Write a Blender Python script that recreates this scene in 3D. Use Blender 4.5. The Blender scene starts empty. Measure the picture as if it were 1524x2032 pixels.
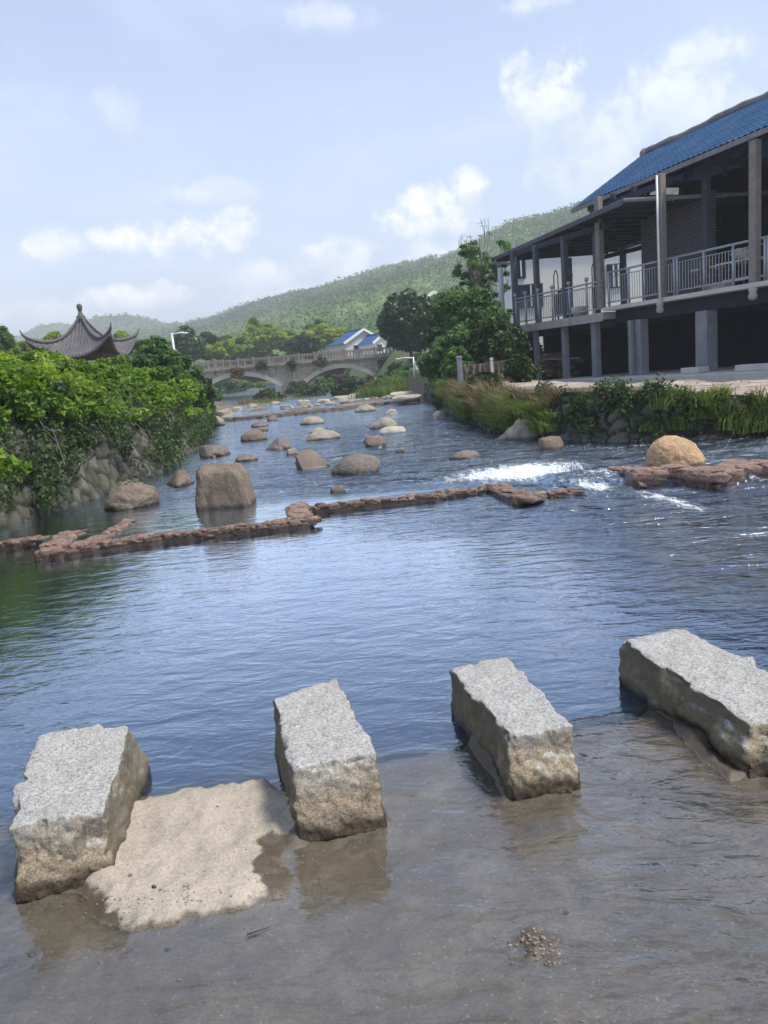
import bpy, bmesh, math, random
import numpy as np
from mathutils import Vector, Matrix
S = bpy.context.scene
COL = S.collection
rad = math.radians

# ---------------------------------------------------------------- camera, sky, sun, exposure
PITCH, ROLL, HCAM, FPX = rad(10.2), rad(4.8), 1.6, 1526.0
_F = np.array([0, math.cos(PITCH), -math.sin(PITCH)])
_U0 = np.array([0, math.sin(PITCH), math.cos(PITCH)])
_R0 = np.array([1.0, 0, 0])
_R = math.cos(ROLL) * _R0 - math.sin(ROLL) * _U0
_U = math.sin(ROLL) * _R0 + math.cos(ROLL) * _U0
_C = np.array([0, 0, HCAM])
cd = bpy.data.cameras.new("camera")
cam = bpy.data.objects.new("camera", cd)
COL.objects.link(cam)
cam.matrix_world = Matrix(((_R[0], _U[0], -_F[0], 0), (_R[1], _U[1], -_F[1], 0), (_R[2], _U[2], -_F[2], HCAM), (0, 0, 0, 1)))
cd.sensor_fit = 'VERTICAL'
cd.sensor_height = 36.0
cd.lens = 36.0 * FPX / 2032.0
cd.clip_start = 0.05
cd.clip_end = 9000
S.camera = cam
S.view_settings.view_transform = 'Standard'
S.view_settings.look = 'None'
S.view_settings.exposure = 0.92
S.view_settings.gamma = 1.0

SUN_EL, SUN_AZ = rad(60), rad(112)          # azimuth measured from +Y (ahead) towards +X (right)
sl = bpy.data.lights.new("sun", 'SUN')
sl.energy = 2.6
sl.angle = rad(11)
sl.color = (1.0, 0.93, 0.82)
sun = bpy.data.objects.new("sun", sl)
COL.objects.link(sun)
sd = Vector((math.sin(SUN_AZ) * math.cos(SUN_EL), math.cos(SUN_AZ) * math.cos(SUN_EL), math.sin(SUN_EL)))
sun.rotation_euler = sd.to_track_quat('Z', 'Y').to_euler()
sun.location = sd * 50


HAZE = 0.0011

class NT:
    """tiny helper for node trees"""
    def __init__(s, tree):
        s.t = tree
    def n(s, typ, **kw):
        nd = s.t.nodes.new(typ)
        ins = kw.pop('i', {})
        for k, v in kw.items():
            setattr(nd, k, v)
        for k, v in ins.items():
            s.put(nd.inputs[k], v)
        return nd
    def put(s, sock, v):
        if isinstance(v, bpy.types.NodeSocket):
            s.t.links.new(v, sock)
        elif isinstance(v, bpy.types.Node):
            s.t.links.new(v.outputs[0], sock)
        else:
            if hasattr(sock.default_value, '__len__') and hasattr(v, '__len__') and len(v) == 3 and len(sock.default_value) == 4:
                v = (*v, 1)
            sock.default_value = v
    def math(s, op, a, b=0.0, c=None, clamp=False):
        nd = s.n('ShaderNodeMath', operation=op, use_clamp=clamp)
        s.put(nd.inputs[0], a)
        s.put(nd.inputs[1], b)
        if c is not None:
            s.put(nd.inputs[2], c)
        return nd.outputs[0]
    def vmath(s, op, a, b=(0, 0, 0)):
        nd = s.n('ShaderNodeVectorMath', operation=op)
        s.put(nd.inputs[0], a)
        s.put(nd.inputs[1], b)
        return nd.outputs['Value'] if op in ('DOT_PRODUCT', 'LENGTH', 'DISTANCE') else nd.outputs[0]
    def mix(s, f, a, b, blend='MIX'):
        nd = s.n('ShaderNodeMix', data_type='RGBA', blend_type=blend)
        s.put(nd.inputs[0], f)
        s.put(nd.inputs[6], a)
        s.put(nd.inputs[7], b)
        return nd.outputs[2]
    def ramp(s, f, stops, interp='LINEAR'):
        nd = s.n('ShaderNodeValToRGB')
        cr = nd.color_ramp
        cr.interpolation = interp
        while len(cr.elements) < len(stops):
            cr.elements.new(0.5)
        for e, (p, c) in zip(cr.elements, stops):
            e.position = p
            e.color = (c, c, c, 1) if not hasattr(c, '__len__') else (*c, 1)
        s.put(nd.inputs[0], f)
        return nd.outputs[0]
    def sstep(s, x, a, b):
        nd = s.n('ShaderNodeMapRange', interpolation_type='SMOOTHSTEP')
        s.put(nd.inputs[0], x)
        nd.inputs[1].default_value = a
        nd.inputs[2].default_value = b
        return nd.outputs[0]
    def noise(s, vec, scale, detail=4.0, rough=0.55, dist=0.0):
        nd = s.n('ShaderNodeTexNoise')
        nd.inputs['Scale'].default_value = scale
        nd.inputs['Detail'].default_value = detail
        nd.inputs['Roughness'].default_value = rough
        nd.inputs['Distortion'].default_value = dist
        if vec is not None:
            s.put(nd.inputs['Vector'], vec)
        return nd.outputs[0]
    def voro(s, vec, scale, feature='F1', out=0):
        nd = s.n('ShaderNodeTexVoronoi', feature=feature)
        nd.inputs['Scale'].default_value = scale
        if vec is not None:
            s.put(nd.inputs['Vector'], vec)
        return nd.outputs[out]


def pxdir(px, py):
    d = _F + (px - 762) / FPX * _R + (1016 - py) / FPX * _U
    return d / np.linalg.norm(d)


W = bpy.data.worlds.new("World")
S.world = W
W.use_nodes = True
wt = NT(W.node_tree)
W.node_tree.nodes.clear()
sky = wt.n('ShaderNodeTexSky', sky_type='NISHITA', sun_disc=False, sun_elevation=SUN_EL, sun_rotation=SUN_AZ,
           air_density=1.0, dust_density=0.6, ozone_density=1.6)
tc = wt.n('ShaderNodeTexCoord')
dv = wt.vmath('NORMALIZE', tc.outputs['Generated'])
sx = wt.n('ShaderNodeSeparateXYZ', i={0: dv})
zc = wt.math('MAXIMUM', sx.outputs[2], 0.0)
# thin veil of high cloud that whitens the blue, thicker towards the horizon
veil = wt.math('POWER', wt.math('SUBTRACT', 1.0, zc), 2.2)
zz = wt.math('ADD', zc, 0.18)
pl = wt.n('ShaderNodeCombineXYZ', i={0: wt.math('DIVIDE', sx.outputs[0], zz), 1: wt.math('DIVIDE', sx.outputs[1], zz), 2: 0.0})
wisp = wt.noise(pl.outputs[0], 1.3, 7.0, 0.6, 0.4)
veilf = wt.math('ADD', wt.math('MULTIPLY', veil, 0.62), wt.math('MULTIPLY', wt.sstep(wisp, 0.46, 0.75), 0.28), clamp=True)
veilf = wt.math('ADD', veilf, 0.2, clamp=True)
base = wt.mix(veilf, sky.outputs[0], (5.0, 5.75, 7.3))
# cumulus heaps: each at its own bearing and height in the sky, edges broken by noise
cn = wt.noise(dv, 17.0, 9.0, 0.6, 0.35)
cn2 = wt.noise(dv, 60.0, 6.0, 0.65)
lump = wt.math('ADD', wt.math('MULTIPLY', wt.math('SUBTRACT', cn, 0.5), 2.6), wt.math('MULTIPLY', wt.math('SUBTRACT', cn2, 0.5), 1.2))
heaps = [(285, 475, 75, 32, 1.0), (432, 465, 75, 38, 1.0), (265, 590, 95, 24, 0.85), (845, 425, 95, 50, 1.0), (930, 380, 40, 40, 0.8),
         (105, 497, 48, 30, 0.8), (690, 520, 90, 45, 0.6), (1085, 170, 80, 60, 0.62), (1340, 200, 140, 70, 0.42), (1270, 260, 150, 50, 0.36),
         (640, 35, 70, 28, 0.3), (1400, 110, 80, 40, 0.4), (520, 545, 60, 32, 0.5), (60, 620, 110, 25, 0.4), (600, 590, 130, 22, 0.35),
         (230, 225, 35, 40, 0.25), (430, 385, 100, 22, 0.3), (1190, 330, 120, 40, 0.4), (870, 510, 110, 30, 0.5), (1060, 5, 60, 20, 0.4),
         (2300, 150, 300, 200, .8), (-900, 300, 300, 150, .8), (300, -900, 300, 200, .5), (1500, -1100, 400, 200, .6)]
dens = None
for (px, py, rx, ry, wgt) in heaps:
    c = Vector(pxdir(px, py))
    ex = c.cross(Vector((0, 0, 1))).normalized()
    ez = ex.cross(c).normalized()
    a = wt.math('MULTIPLY', wt.vmath('DOT_PRODUCT', dv, tuple(ex)), FPX / rx)
    b = wt.math('MULTIPLY', wt.vmath('DOT_PRODUCT', dv, tuple(ez)), FPX / ry)
    fwd = wt.math('GREATER_THAN', wt.vmath('DOT_PRODUCT', dv, tuple(c)), 0.2)
    r2 = wt.math('ADD', wt.math('MULTIPLY', a, a), wt.math('MULTIPLY', b, b))
    v = wt.math('MULTIPLY', wt.math('SUBTRACT', 0.9, wt.math('MULTIPLY', r2, 0.5)), fwd)
    fade = wt.math('ADD', 0.35, wt.math('MULTIPLY', wt.sstep(b, -1.3, 0.2), 0.65))
    v = wt.math('MULTIPLY', wt.math('MULTIPLY', wt.sstep(wt.math('ADD', v, wt.math('MULTIPLY', lump, 1.05)), 0.12, 1.0), wgt), fade)
    dens = v if dens is None else wt.math('MAXIMUM', dens, v)
shade = wt.noise(wt.vmath('ADD', dv, (0.0, 0.0, 0.03)), 17.0, 6.0, 0.6, 0.35)
ccol = wt.mix(wt.sstep(shade, 0.36, 0.62), (9.2, 8.9, 8.8), (6.9, 6.9, 7.6))
skyc = wt.mix(wt.math('MULTIPLY', dens, 0.95, clamp=True), base, ccol)
bg = wt.n('ShaderNodeBackground', i={'Color': skyc, 'Strength': 0.1})
wo = wt.n('ShaderNodeOutputWorld')
W.node_tree.links.new(bg.outputs[0], wo.inputs[0])
W.cycles.sampling_method = 'MANUAL'
W.cycles.sample_map_resolution = 512

# ---------------------------------------------------------------- measuring helpers
def ray(px, py):
    return _F + (px - 762) / FPX * _R + (1016 - py) / FPX * _U
def onz(px, py, z=0.0):
    d = ray(px, py)
    return _C + d * ((z - HCAM) / d[2])
def atY(px, py, Y):
    d = ray(px, py)
    return _C + d * (Y / d[1])

# ---------------------------------------------------------------- numpy noise
def _h(ix, iy, iz, seed):
    n = (ix * 374761393 + iy * 668265263 + iz * 2147483647 + seed * 974634777) & 0xFFFFFFFF
    n = ((n ^ (n >> 13)) * 1274126177) & 0xFFFFFFFF
    n = ((n ^ (n >> 16)) * 2246822519) & 0xFFFFFFFF
    return ((n ^ (n >> 15)) & 0xFFFFFF) / float(0xFFFFFF)
def vnoise(x, y, z=0.0, seed=0):
    x, y, z = np.broadcast_arrays(np.asarray(x, float), np.asarray(y, float), np.asarray(z, float))
    i, j, k = np.floor(x).astype(np.int64), np.floor(y).astype(np.int64), np.floor(z).astype(np.int64)
    fx, fy, fz = x - i, y - j, z - k
    fx, fy, fz = fx * fx * (3 - 2 * fx), fy * fy * (3 - 2 * fy), fz * fz * (3 - 2 * fz)
    r = 0
    for a in (0, 1):
        for b in (0, 1):
            for c in (0, 1):
                r = r + _h(i + a, j + b, k + c, seed) * (fx if a else 1 - fx) * (fy if b else 1 - fy) * (fz if c else 1 - fz)
    return r * 2 - 1
def fbm(x, y, z=0.0, seed=0, o=4, g=0.5):
    s, a = 0, 1.0
    x, y, z = np.asarray(x, float), np.asarray(y, float), np.asarray(z, float)
    for q in range(o):
        s = s + a * vnoise(x * 2 ** q, y * 2 ** q, z * 2 ** q, seed + q * 7)
        a *= g
    return s
def vor(x, y, seed=0, jit=0.9):
    """2-D Voronoi: F1, F2, cell random"""
    x, y = np.asarray(x, float), np.asarray(y, float)
    i, j = np.floor(x).astype(np.int64), np.floor(y).astype(np.int64)
    f1 = np.full(x.shape, 9.0); f2 = np.full(x.shape, 9.0); cid = np.zeros(x.shape)
    for a in (-1, 0, 1):
        for b in (-1, 0, 1):
            cx = i + a + 0.5 + jit * (_h(i + a, j + b, 0 * i, seed) - 0.5)
            cy = j + b + 0.5 + jit * (_h(i + a, j + b, 0 * i, seed + 1) - 0.5)
            d = np.hypot(x - cx, y - cy)
            rn = _h(i + a, j + b, 0 * i, seed + 2)
            near = d < f1
            f2 = np.where(near, f1, np.minimum(f2, d))
            cid = np.where(near, rn, cid)
            f1 = np.where(near, d, f1)
    return f1, f2, cid
def sst(x, a, b):
    t = np.clip((np.asarray(x, float) - a) / (b - a), 0, 1)
    return t * t * (3 - 2 * t)

# ---------------------------------------------------------------- mesh + object helpers
def link(o, parent=None):
    COL.objects.link(o)
    if parent is not None:
        o.parent = parent
    return o
def tag(o, label=None, cat=None, group=None, kind=None):
    if label: o['label'] = label
    if cat: o['category'] = cat
    if group: o['group'] = group
    if kind or cat: o['kind'] = kind or 'thing'
    return o
def empty(name, loc, label, cat, group=None, rz=0.0):
    o = bpy.data.objects.new(name, None)
    o.location = loc
    o.rotation_euler = (0, 0, rz)
    o.empty_display_size = 0.2
    link(o)
    return tag(o, label, cat, group)
def mesh_np(name, V, Fc, mat, parent=None, smooth=True, attrs=None, fattr=None):
    """V (n,3), Fc (m,k) with k = 3 or 4"""
    V = np.ascontiguousarray(V, dtype=np.float32)
    Fc = np.ascontiguousarray(Fc, dtype=np.int32)
    me = bpy.data.meshes.new(name)
    me.vertices.add(len(V)); me.vertices.foreach_set('co', V.ravel())
    m, k = Fc.shape
    me.loops.add(m * k); me.loops.foreach_set('vertex_index', Fc.ravel())
    me.polygons.add(m)
    me.polygons.foreach_set('loop_start', np.arange(m, dtype=np.int32) * k)
    me.update(calc_edges=True)
    if smooth:
        me.polygons.foreach_set('use_smooth', np.ones(m, dtype=bool))
    for kx, vv in (attrs or {}).items():
        at = me.attributes.new(kx, 'FLOAT', 'POINT')
        at.data.foreach_set('value', np.ascontiguousarray(vv, dtype=np.float32).ravel())
    for kx, vv in (fattr or {}).items():
        at = me.attributes.new(kx, 'FLOAT', 'FACE')
        at.data.foreach_set('value', np.ascontiguousarray(vv, dtype=np.float32).ravel())
    me.materials.append(mat)
    o = bpy.data.objects.new(name, me)
    return link(o, parent)
def grid_faces(nu, nv):
    a = np.arange(nu * nv).reshape(nu, nv)
    return np.stack([a[:-1, :-1], a[1:, :-1], a[1:, 1:], a[:-1, 1:]], -1).reshape(-1, 4)
class MB:
    """collects boxes, bars, tubes, prisms; build() links them as ONE mesh object"""
    def __init__(s):
        s.v, s.f, s.sm = [], [], []
    def add(s, vs, fs, smooth=False):
        b = len(s.v)
        s.v += [tuple(map(float, q)) for q in vs]
        for f in fs:
            s.f.append([b + q for q in f]); s.sm.append(smooth)
    def box(s, c, d, rz=0.0, ax=None):
        hx, hy, hz = d[0] / 2, d[1] / 2, d[2] / 2
        X, Y, Z = ax if ax else (Vector((math.cos(rz), math.sin(rz), 0)), Vector((-math.sin(rz), math.cos(rz), 0)), Vector((0, 0, 1)))
        c = Vector(c)
        vs = [c + X * (a * hx) + Y * (b * hy) + Z * (e * hz) for e in (-1, 1) for b in (-1, 1) for a in (-1, 1)]
        s.add(vs, [(0, 2, 3, 1), (4, 5, 7, 6), (0, 1, 5, 4), (2, 6, 7, 3), (0, 4, 6, 2), (1, 3, 7, 5)])
        return s
    def bar(s, a, b, w, h=None, up=(0, 0, 1)):
        a, b = Vector(a), Vector(b)
        h = h or w
        X = (b - a); L = X.length
        X.normalize()
        upv = Vector(up)
        if abs(X.dot(upv)) > 0.98: upv = Vector((0.31, 0.95, 0))
        Y = upv.cross(X).normalized(); Z = X.cross(Y)
        s.box((a + b) / 2, (L, w, h), ax=(X, Y, Z))
        return s
    def tube(s, pts, r, n=8, cap=True, smooth=True):
        pts = [Vector(q) for q in pts]
        rs = r if hasattr(r, '__len__') else [r] * len(pts)
        b = len(s.v); k = len(pts)
        Y = None
        for q in range(k):
            T = (pts[min(q + 1, k - 1)] - pts[max(q - 1, 0)]).normalized()
            if Y is None:
                ref = Vector((0, 0, 1)) if abs(T.z) < 0.9 else Vector((1, 0, 0))
                Y = ref.cross(T).normalized()
            else:
                Y = (Y - T * Y.dot(T)).normalized()
            Z = T.cross(Y)
            for e in range(n):
                an = 2 * math.pi * e / n
                s.v.append(tuple(pts[q] + (Y * math.cos(an) + Z * math.sin(an)) * rs[q]))
        for q in range(k - 1):
            for e in range(n):
                s.f.append([b + q * n + e, b + q * n + (e + 1) % n, b + (q + 1) * n + (e + 1) % n, b + (q + 1) * n + e]); s.sm.append(smooth)
        if cap:
            s.f.append([b + e for e in range(n)][::-1]); s.sm.append(False)
            s.f.append([b + (k - 1) * n + e for e in range(n)]); s.sm.append(False)
        return s
    def lathe(s, c, prof, n=16):
        b = len(s.v); k = len(prof)
        for (rr, zz_) in prof:
            for e in range(n):
                an = 2 * math.pi * e / n
                s.v.append((c[0] + rr * math.cos(an), c[1] + rr * math.sin(an), c[2] + zz_))
        for q in range(k - 1):
            for e in range(n):
                s.f.append([b + q * n + e, b + q * n + (e + 1) % n, b + (q + 1) * n + (e + 1) % n, b + (q + 1) * n + e]); s.sm.append(True)
        return s
    def build(s, name, mat, parent=None, bevel=0.0):
        me = bpy.data.meshes.new(name)
        me.from_pydata(s.v, [], s.f)
        me.polygons.foreach_set('use_smooth', s.sm)
        me.materials.append(mat)
        o = bpy.data.objects.new(name, me)
        link(o, parent)
        if bevel:
            m = o.modifiers.new('bevel', 'BEVEL'); m.width = bevel; m.segments = 2; m.limit_method = 'ANGLE'
        return o
def local(parent_o, mb):
    """shift world-space builder coordinates into the parent's frame (unrotated parents)"""
    l = parent_o.location
    mb.v = [(q[0] - l[0], q[1] - l[1], q[2] - l[2]) for q in mb.v]
    return mb

# ---------------------------------------------------------------- materials
def mat(name):
    m = bpy.data.materials.new(name)
    m.use_nodes = True
    m.node_tree.nodes.clear()
    t = NT(m.node_tree)
    out = t.n('ShaderNodeOutputMaterial')
    return m, t, out
def pbsdf(t, out, col, rough=0.7, bump=None, bstr=0.4, bdist=0.01, metal=0.0, spec=0.5):
    b = t.n('ShaderNodeBsdfPrincipled')
    t.put(b.inputs['Base Color'], col)
    t.put(b.inputs['Roughness'], rough)
    t.put(b.inputs['Metallic'], metal)
    b.inputs['Specular IOR Level'].default_value = spec
    if bump is not None:
        bp = t.n('ShaderNodeBump', i={'Height': bump, 'Strength': bstr, 'Distance': bdist})
        t.t.links.new(bp.outputs[0], b.inputs['Normal'])
    t.t.links.new(b.outputs[0], out.inputs[0])
    return b
def pos(t):
    return t.n('ShaderNodeNewGeometry').outputs['Position']
def attr(t, name):
    return t.n('ShaderNodeAttribute', attribute_name=name).outputs['Fac']
def m_plain(name, c, rough=0.6, vary=0.25, scale=6.0, metal=0.0, bump=0.2):
    m, t, out = mat(name)
    oc = t.n('ShaderNodeTexCoord').outputs['Object']
    n = t.noise(oc, scale, 6.0, 0.65)
    n2 = t.noise(oc, scale * 7, 3.0, 0.6)
    f = t.math('ADD', t.math('MULTIPLY', n, 0.65), t.math('MULTIPLY', n2, 0.35))
    lo = tuple(x * (1 - vary) for x in c); hi = tuple(min(1, x * (1 + vary)) for x in c)
    pbsdf(t, out, t.ramp(f, [(0.3, lo), (0.7, hi)]), rough, n2, bump, 0.01, metal)
    return m
def m_leaf(name, dark, mid, light, trans=0.35, rough=0.5):
    m, t, out = mat(name)
    v = attr(t, 'var')
    col = t.ramp(v, [(0.0, dark), (0.5, mid), (1.0, light)])
    p = t.n('ShaderNodeBsdfPrincipled', i={'Base Color': col, 'Roughness': rough})
    p.inputs['Specular IOR Level'].default_value = 0.3
    tr = t.n('ShaderNodeBsdfTranslucent', i={'Color': t.mix(1.0, col, (1.25, 1.2, 0.55), 'MULTIPLY')})
    mx = t.n('ShaderNodeMixShader', i={0: trans})
    t.t.links.new(p.outputs[0], mx.inputs[1]); t.t.links.new(tr.outputs[0], mx.inputs[2])
    t.t.links.new(mx.outputs[0], out.inputs[0])
    return m
def m_rock(name, a, b, c, scale=3.0, speck=60.0, rough=0.8, bump=0.5, damp=None):
    """mottled stone: three tones by noise, fine speckle, a damp dark band near the waterline at height damp"""
    m, t, out = mat(name)
    P = pos(t)
    n = t.noise(P, scale, 8.0, 0.65, 0.3)
    sp = t.noise(P, speck, 3.0, 0.7)
    col = t.ramp(n, [(0.3, a), (0.5, b), (0.72, c)])
    col = t.mix(0.55, col, t.ramp(sp, [(0.32, tuple(x * 0.45 for x in a)), (0.5, b), (0.68, tuple(min(1, x * 1.35) for x in c))]))
    rg = rough
    if damp is not None:
        z = t.n('ShaderNodeSeparateXYZ', i={0: P}).outputs[2]
        zz_ = t.math('ADD', z, t.math('MULTIPLY', t.math('SUBTRACT', t.noise(P, 7.0, 4.0), 0.5), 0.09))
        w = t.math('SUBTRACT', 1.0, t.sstep(zz_, damp + 0.01, damp + 0.07))
        col = t.mix(w, col, t.mix(1.0, col, (0.34, 0.31, 0.26), 'MULTIPLY'))
        rg = t.math('SUBTRACT', rough, t.math('MULTIPLY', w, 0.45))
    pbsdf(t, out, col, rg, t.math('ADD', n, t.math('MULTIPLY', sp, 0.35)), bump, 0.02)
    return m

M = {}
M['white'] = m_plain('white_render', (0.78, 0.77, 0.74), 0.8, 0.08, 1.2)
M['wood'] = m_plain('grey_timber', (0.07, 0.073, 0.10), 0.75, 0.35, 5.0)
M['woodl'] = m_plain('pale_timber', (0.22, 0.19, 0.175), 0.75, 0.3, 5.0)
M['woodd'] = m_plain('shade_navy_timber', (0.014, 0.019, 0.042), 0.8, 0.35, 3.0)  # navy tone paints in the shade under the roofs and floor
M['conc'] = m_plain('stained_concrete', (0.36, 0.34, 0.33), 0.85, 0.3, 3.0)
M['concp'] = m_plain('pale_concrete', (0.50, 0.48, 0.46), 0.85, 0.2, 2.0)
M['steel'] = m_plain('galvanised_rail', (0.34, 0.36, 0.40), 0.45, 0.25, 8.0, 0.4)
M['dark'] = m_plain('interior_shade_navy', (0.006, 0.010, 0.032), 0.9, 0.3, 2.0)  # near-black navy puts the house's inner shade into the wall colour
M['glass'] = m_plain('dark_window_glass', (0.025, 0.035, 0.06), 0.12, 0.2, 2.0, 0.0, 0.0)
M['lampw'] = m_plain('white_lamp_metal', (0.68, 0.69, 0.70), 0.4, 0.1, 4.0)
M['redwood'] = m_plain('red_brown_timber', (0.10, 0.045, 0.035), 0.7, 0.3, 4.0)
M['bark'] = m_plain('bark', (0.10, 0.08, 0.06), 0.9, 0.4, 6.0)
M['barkp'] = m_plain('pale_bark', (0.42, 0.40, 0.36), 0.85, 0.3, 4.0)
M['twig'] = m_plain('twig', (0.17, 0.14, 0.13), 0.9, 0.3, 6.0)
M['iron'] = m_plain('dark_iron', (0.04, 0.042, 0.05), 0.5, 0.3, 8.0)
M['clay'] = m_plain('brown_clay', (0.20, 0.10, 0.06), 0.6, 0.3, 6.0)
M['cloth'] = m_plain('patterned_cloth', (0.45, 0.36, 0.34), 0.9, 0.4, 14.0)
M['tabw'] = m_plain('white_tabletop', (0.62, 0.62, 0.62), 0.5, 0.1, 4.0)
M['greyb'] = m_plain('weathered_roof_edge', (0.20, 0.20, 0.21), 0.8, 0.35, 4.0)
# ================================================================ SETTING: ground, ford, river, hills
LEFT = [(-6.4, -40), (-5.6, -3), (-5.2, 3), (-4.95, 6.5), (-4.75, 9.4), (-4.45, 11.2), (-3.95, 12.9), (-4.15, 15.5), (-4.5, 19), (-5.4, 26), (-6.9, 33), (-8.2, 40), (-13, 60), (-18.6, 78), (-20, 100), (-19, 130)]
RIGHT = [(-6, 130), (-4, 100), (-0.8, 80), (0.8, 62), (1.8, 45), (2.3, 37), (2.4, 30), (2.5, 24), (2.65, 18), (2.95, 15.8), (3.7, 14.1), (4.6, 12.9), (7, 12.55), (12.0, 12.3), (13.5, 9), (12, 3), (11, -40)]
POLY = np.array(LEFT + RIGHT, float)
def sdist(x, y):
    """distance to the river outline: positive on land, negative in the river"""
    d = np.full(x.shape, 1e9); ins = np.zeros(x.shape, bool)
    n = len(POLY)
    for q in range(n):
        ax, ay = POLY[q]; bx, by = POLY[(q + 1) % n]
        ex, ey = bx - ax, by - ay
        t = np.clip(((x - ax) * ex + (y - ay) * ey) / (ex * ex + ey * ey), 0, 1)
        d = np.minimum(d, np.hypot(x - ax - t * ex, y - ay - t * ey))
        c = ((ay > y) != (by > y)) & (x < (bx - ax) * (y - ay) / (by - ay + 1e-12) + ax)
        ins ^= c
    return np.where(ins, -d, d)
lx, ly = zip(*LEFT); rx_, ry_ = zip(*RIGHT[::-1])
def leftx(y): return np.interp(y, ly, lx)
def crest(x): return 2.9 + (x + 1.06) * 0.177
ZIG = [(-9, 9.3), (-4.0, 8.9), (-3.6, 8.25), (-0.98, 8.5), (-0.92, 9.0), (1.42, 9.65), (1.62, 9.15), (2.2, 9.05), (2.5, 9.6), (3.15, 9.8), (4.7, 9.45), (14, 9.0)]
ZIG = [tuple(onz(a, b - 5, 0.095)[:2]) for a, b in [(-700, 1130), (-260, 1098), (-40, 1082), (60, 1072), (112, 1080), (200, 1080), (330, 1062), (470, 1048), (590, 1035), (612, 1009), (700, 1000), (850, 985), (985, 966), (1035, 986), (1128, 976)]]
ZIG = ZIG + [(2.5, 9.6), (3.1, 9.75), tuple(onz(1300, 933, 0.17)[:2]), tuple(onz(1400, 936, 0.17)[:2]), tuple(onz(1560, 919, 0.17)[:2]), (14, 9.0)]
ZIG = sorted(ZIG)
zx, zy = zip(*ZIG)
UP = 0.085
_wr = sorted(tuple(onz(a, b, 0.27)[:2]) for a, b in [(-200, 890), (405, 832), (520, 822), (640, 810), (740, 799), (832, 789), (1100, 764)])
def weir(x): return np.interp(x, [q[0] for q in _wr], [q[1] for q in _wr])
def gapf(x): return sst(x, 1.2, 2.1) * (1 - sst(x, 2.9, 3.3))
def wlevel(x, y):
    zl = np.interp(x, zx, zy)
    g = gapf(x)
    w = 0.06 + 1.5 * g
    up = sst(y - zl + 0.15 * g, -w * 0.7, w * 0.7)
    z = UP * up + 0.12 * sst(y - weir(x), -0.12, 0.12) + 1.9 * sst(y, 62, 128)
    c = crest(x)
    z = z - 0.035 * sst(c - y, 0.0, 0.75) - 0.03 * sst(c - y, 1.2, 6.0)
    return z
def bankz(x, y):
    left = x < np.interp(y, ly, lx) + 0.5
    zl = 1.55 + 0.6 * sst(y, 15, 45) + 1.3 * sst(y, 45, 78)
    zr = 0.62 + 0.4 * (1 - sst(x, 4.2, 7.0)) + 0.9 * sst(y, 30, 50) + 1.9 * sst(y, 48, 78) + 1.0 * sst(x - 0.3 * y, 6, 20)
    z = np.where(left, zl, zr)
    return z + 1.2 * sst(y, 85, 150)
def ground(x, y):
    s = sdist(x, y)
    left = x < np.interp(y, ly, lx) + 0.5
    run = np.where(left, 1.75, 0.28)
    run = np.where(y > 45, 3.0, run)
    land = bankz(x, y) * np.clip(s / run, 0, 1) ** np.where(left, 1.3, 0.9) + 0.12 * fbm(x * 0.5, y * 0.5, 0, 5) * sst(s, 1.5, 5)
    lw = wlevel(x, y)
    dp = 0.16 + 0.50 * sst(-s, 0.2, 2.2)
    shallow = sst(x, 1.0, 2.6) * (1 - sst(y, 9.0, 13.0))
    dp = dp * (1 - shallow) + shallow * (0.09 + 0.1 * sst(-s, 0, 1))
    dp = np.where(y > 8.8, np.minimum(dp, 0.38), dp)
    dp = np.where(y > 35, 0.08, dp)
    bed = lw - dp + 0.05 * fbm(x * 1.6, y * 1.6, 0, 3) + 0.03 * fbm(x * 5, y * 5, 0, 9, 2)
    bed = bed + shallow * (s < 0) * 0.07 * fbm(x * 2.3, y * 2.3, 0, 71, 4)
    bed = np.where(y > 36, bed + 0.12 * fbm(x * 0.8, y * 0.8, 0, 13), bed)
    z = np.where(s < 0, bed, np.maximum(land, bed))
    z = z - 0.5 * sst(crest(x) + 0.1 - y, 0, 0.08) * (s < 1)
    return z

# ---- ground sheet
gx = np.unique(np.concatenate([-np.geomspace(9, 1800, 26)[::-1], np.arange(-9, 15, 0.14), np.geomspace(15, 1800, 26)]))
gy = np.unique(np.concatenate([-np.geomspace(4, 200, 8)[::-1], np.arange(-4, 46, 0.2), np.geomspace(46, 2600, 60)]))
GX, GY = np.meshgrid(gx, gy, indexing='ij')
GZ = ground(GX, GY)
m, t, out = mat('earth_and_gravel')
P = pos(t)
big = t.noise(P, 0.35, 6.0, 0.6)
fine = t.noise(P, 9.0, 6.0, 0.7)
grit = t.voro(P, 14.0)
earth = t.ramp(fine, [(0.3, (0.075, 0.055, 0.035)), (0.55, (0.15, 0.115, 0.075)), (0.75, (0.24, 0.20, 0.14))])
green = t.ramp(fine, [(0.3, (0.035, 0.06, 0.015)), (0.7, (0.12, 0.17, 0.04))])
sz = t.n('ShaderNodeSeparateXYZ', i={0: P}).outputs[2]
gf = t.math('MULTIPLY', t.sstep(t.math('ADD', sz, t.math('MULTIPLY', big, 0.6)), 1.2, 1.7), 0.85)
pebble = t.ramp(t.n('ShaderNodeTexVoronoi', i={'Vector': P, 'Scale': 9.0}).outputs['Color'], [(0.0, (0.16, 0.11, 0.078)), (0.5, (0.30, 0.23, 0.17)), (1.0, (0.46, 0.37, 0.30))])
bedf = t.math('SUBTRACT', 1.0, t.sstep(sz, 0.05, 0.25))
gcol = t.mix(gf, t.mix(bedf, earth, t.mix(0.5, earth, pebble)), green)
pbsdf(t, out, gcol, 0.9, t.math('ADD', fine, t.math('MULTIPLY', grit, 0.8)), 0.5, 0.03)
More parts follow.
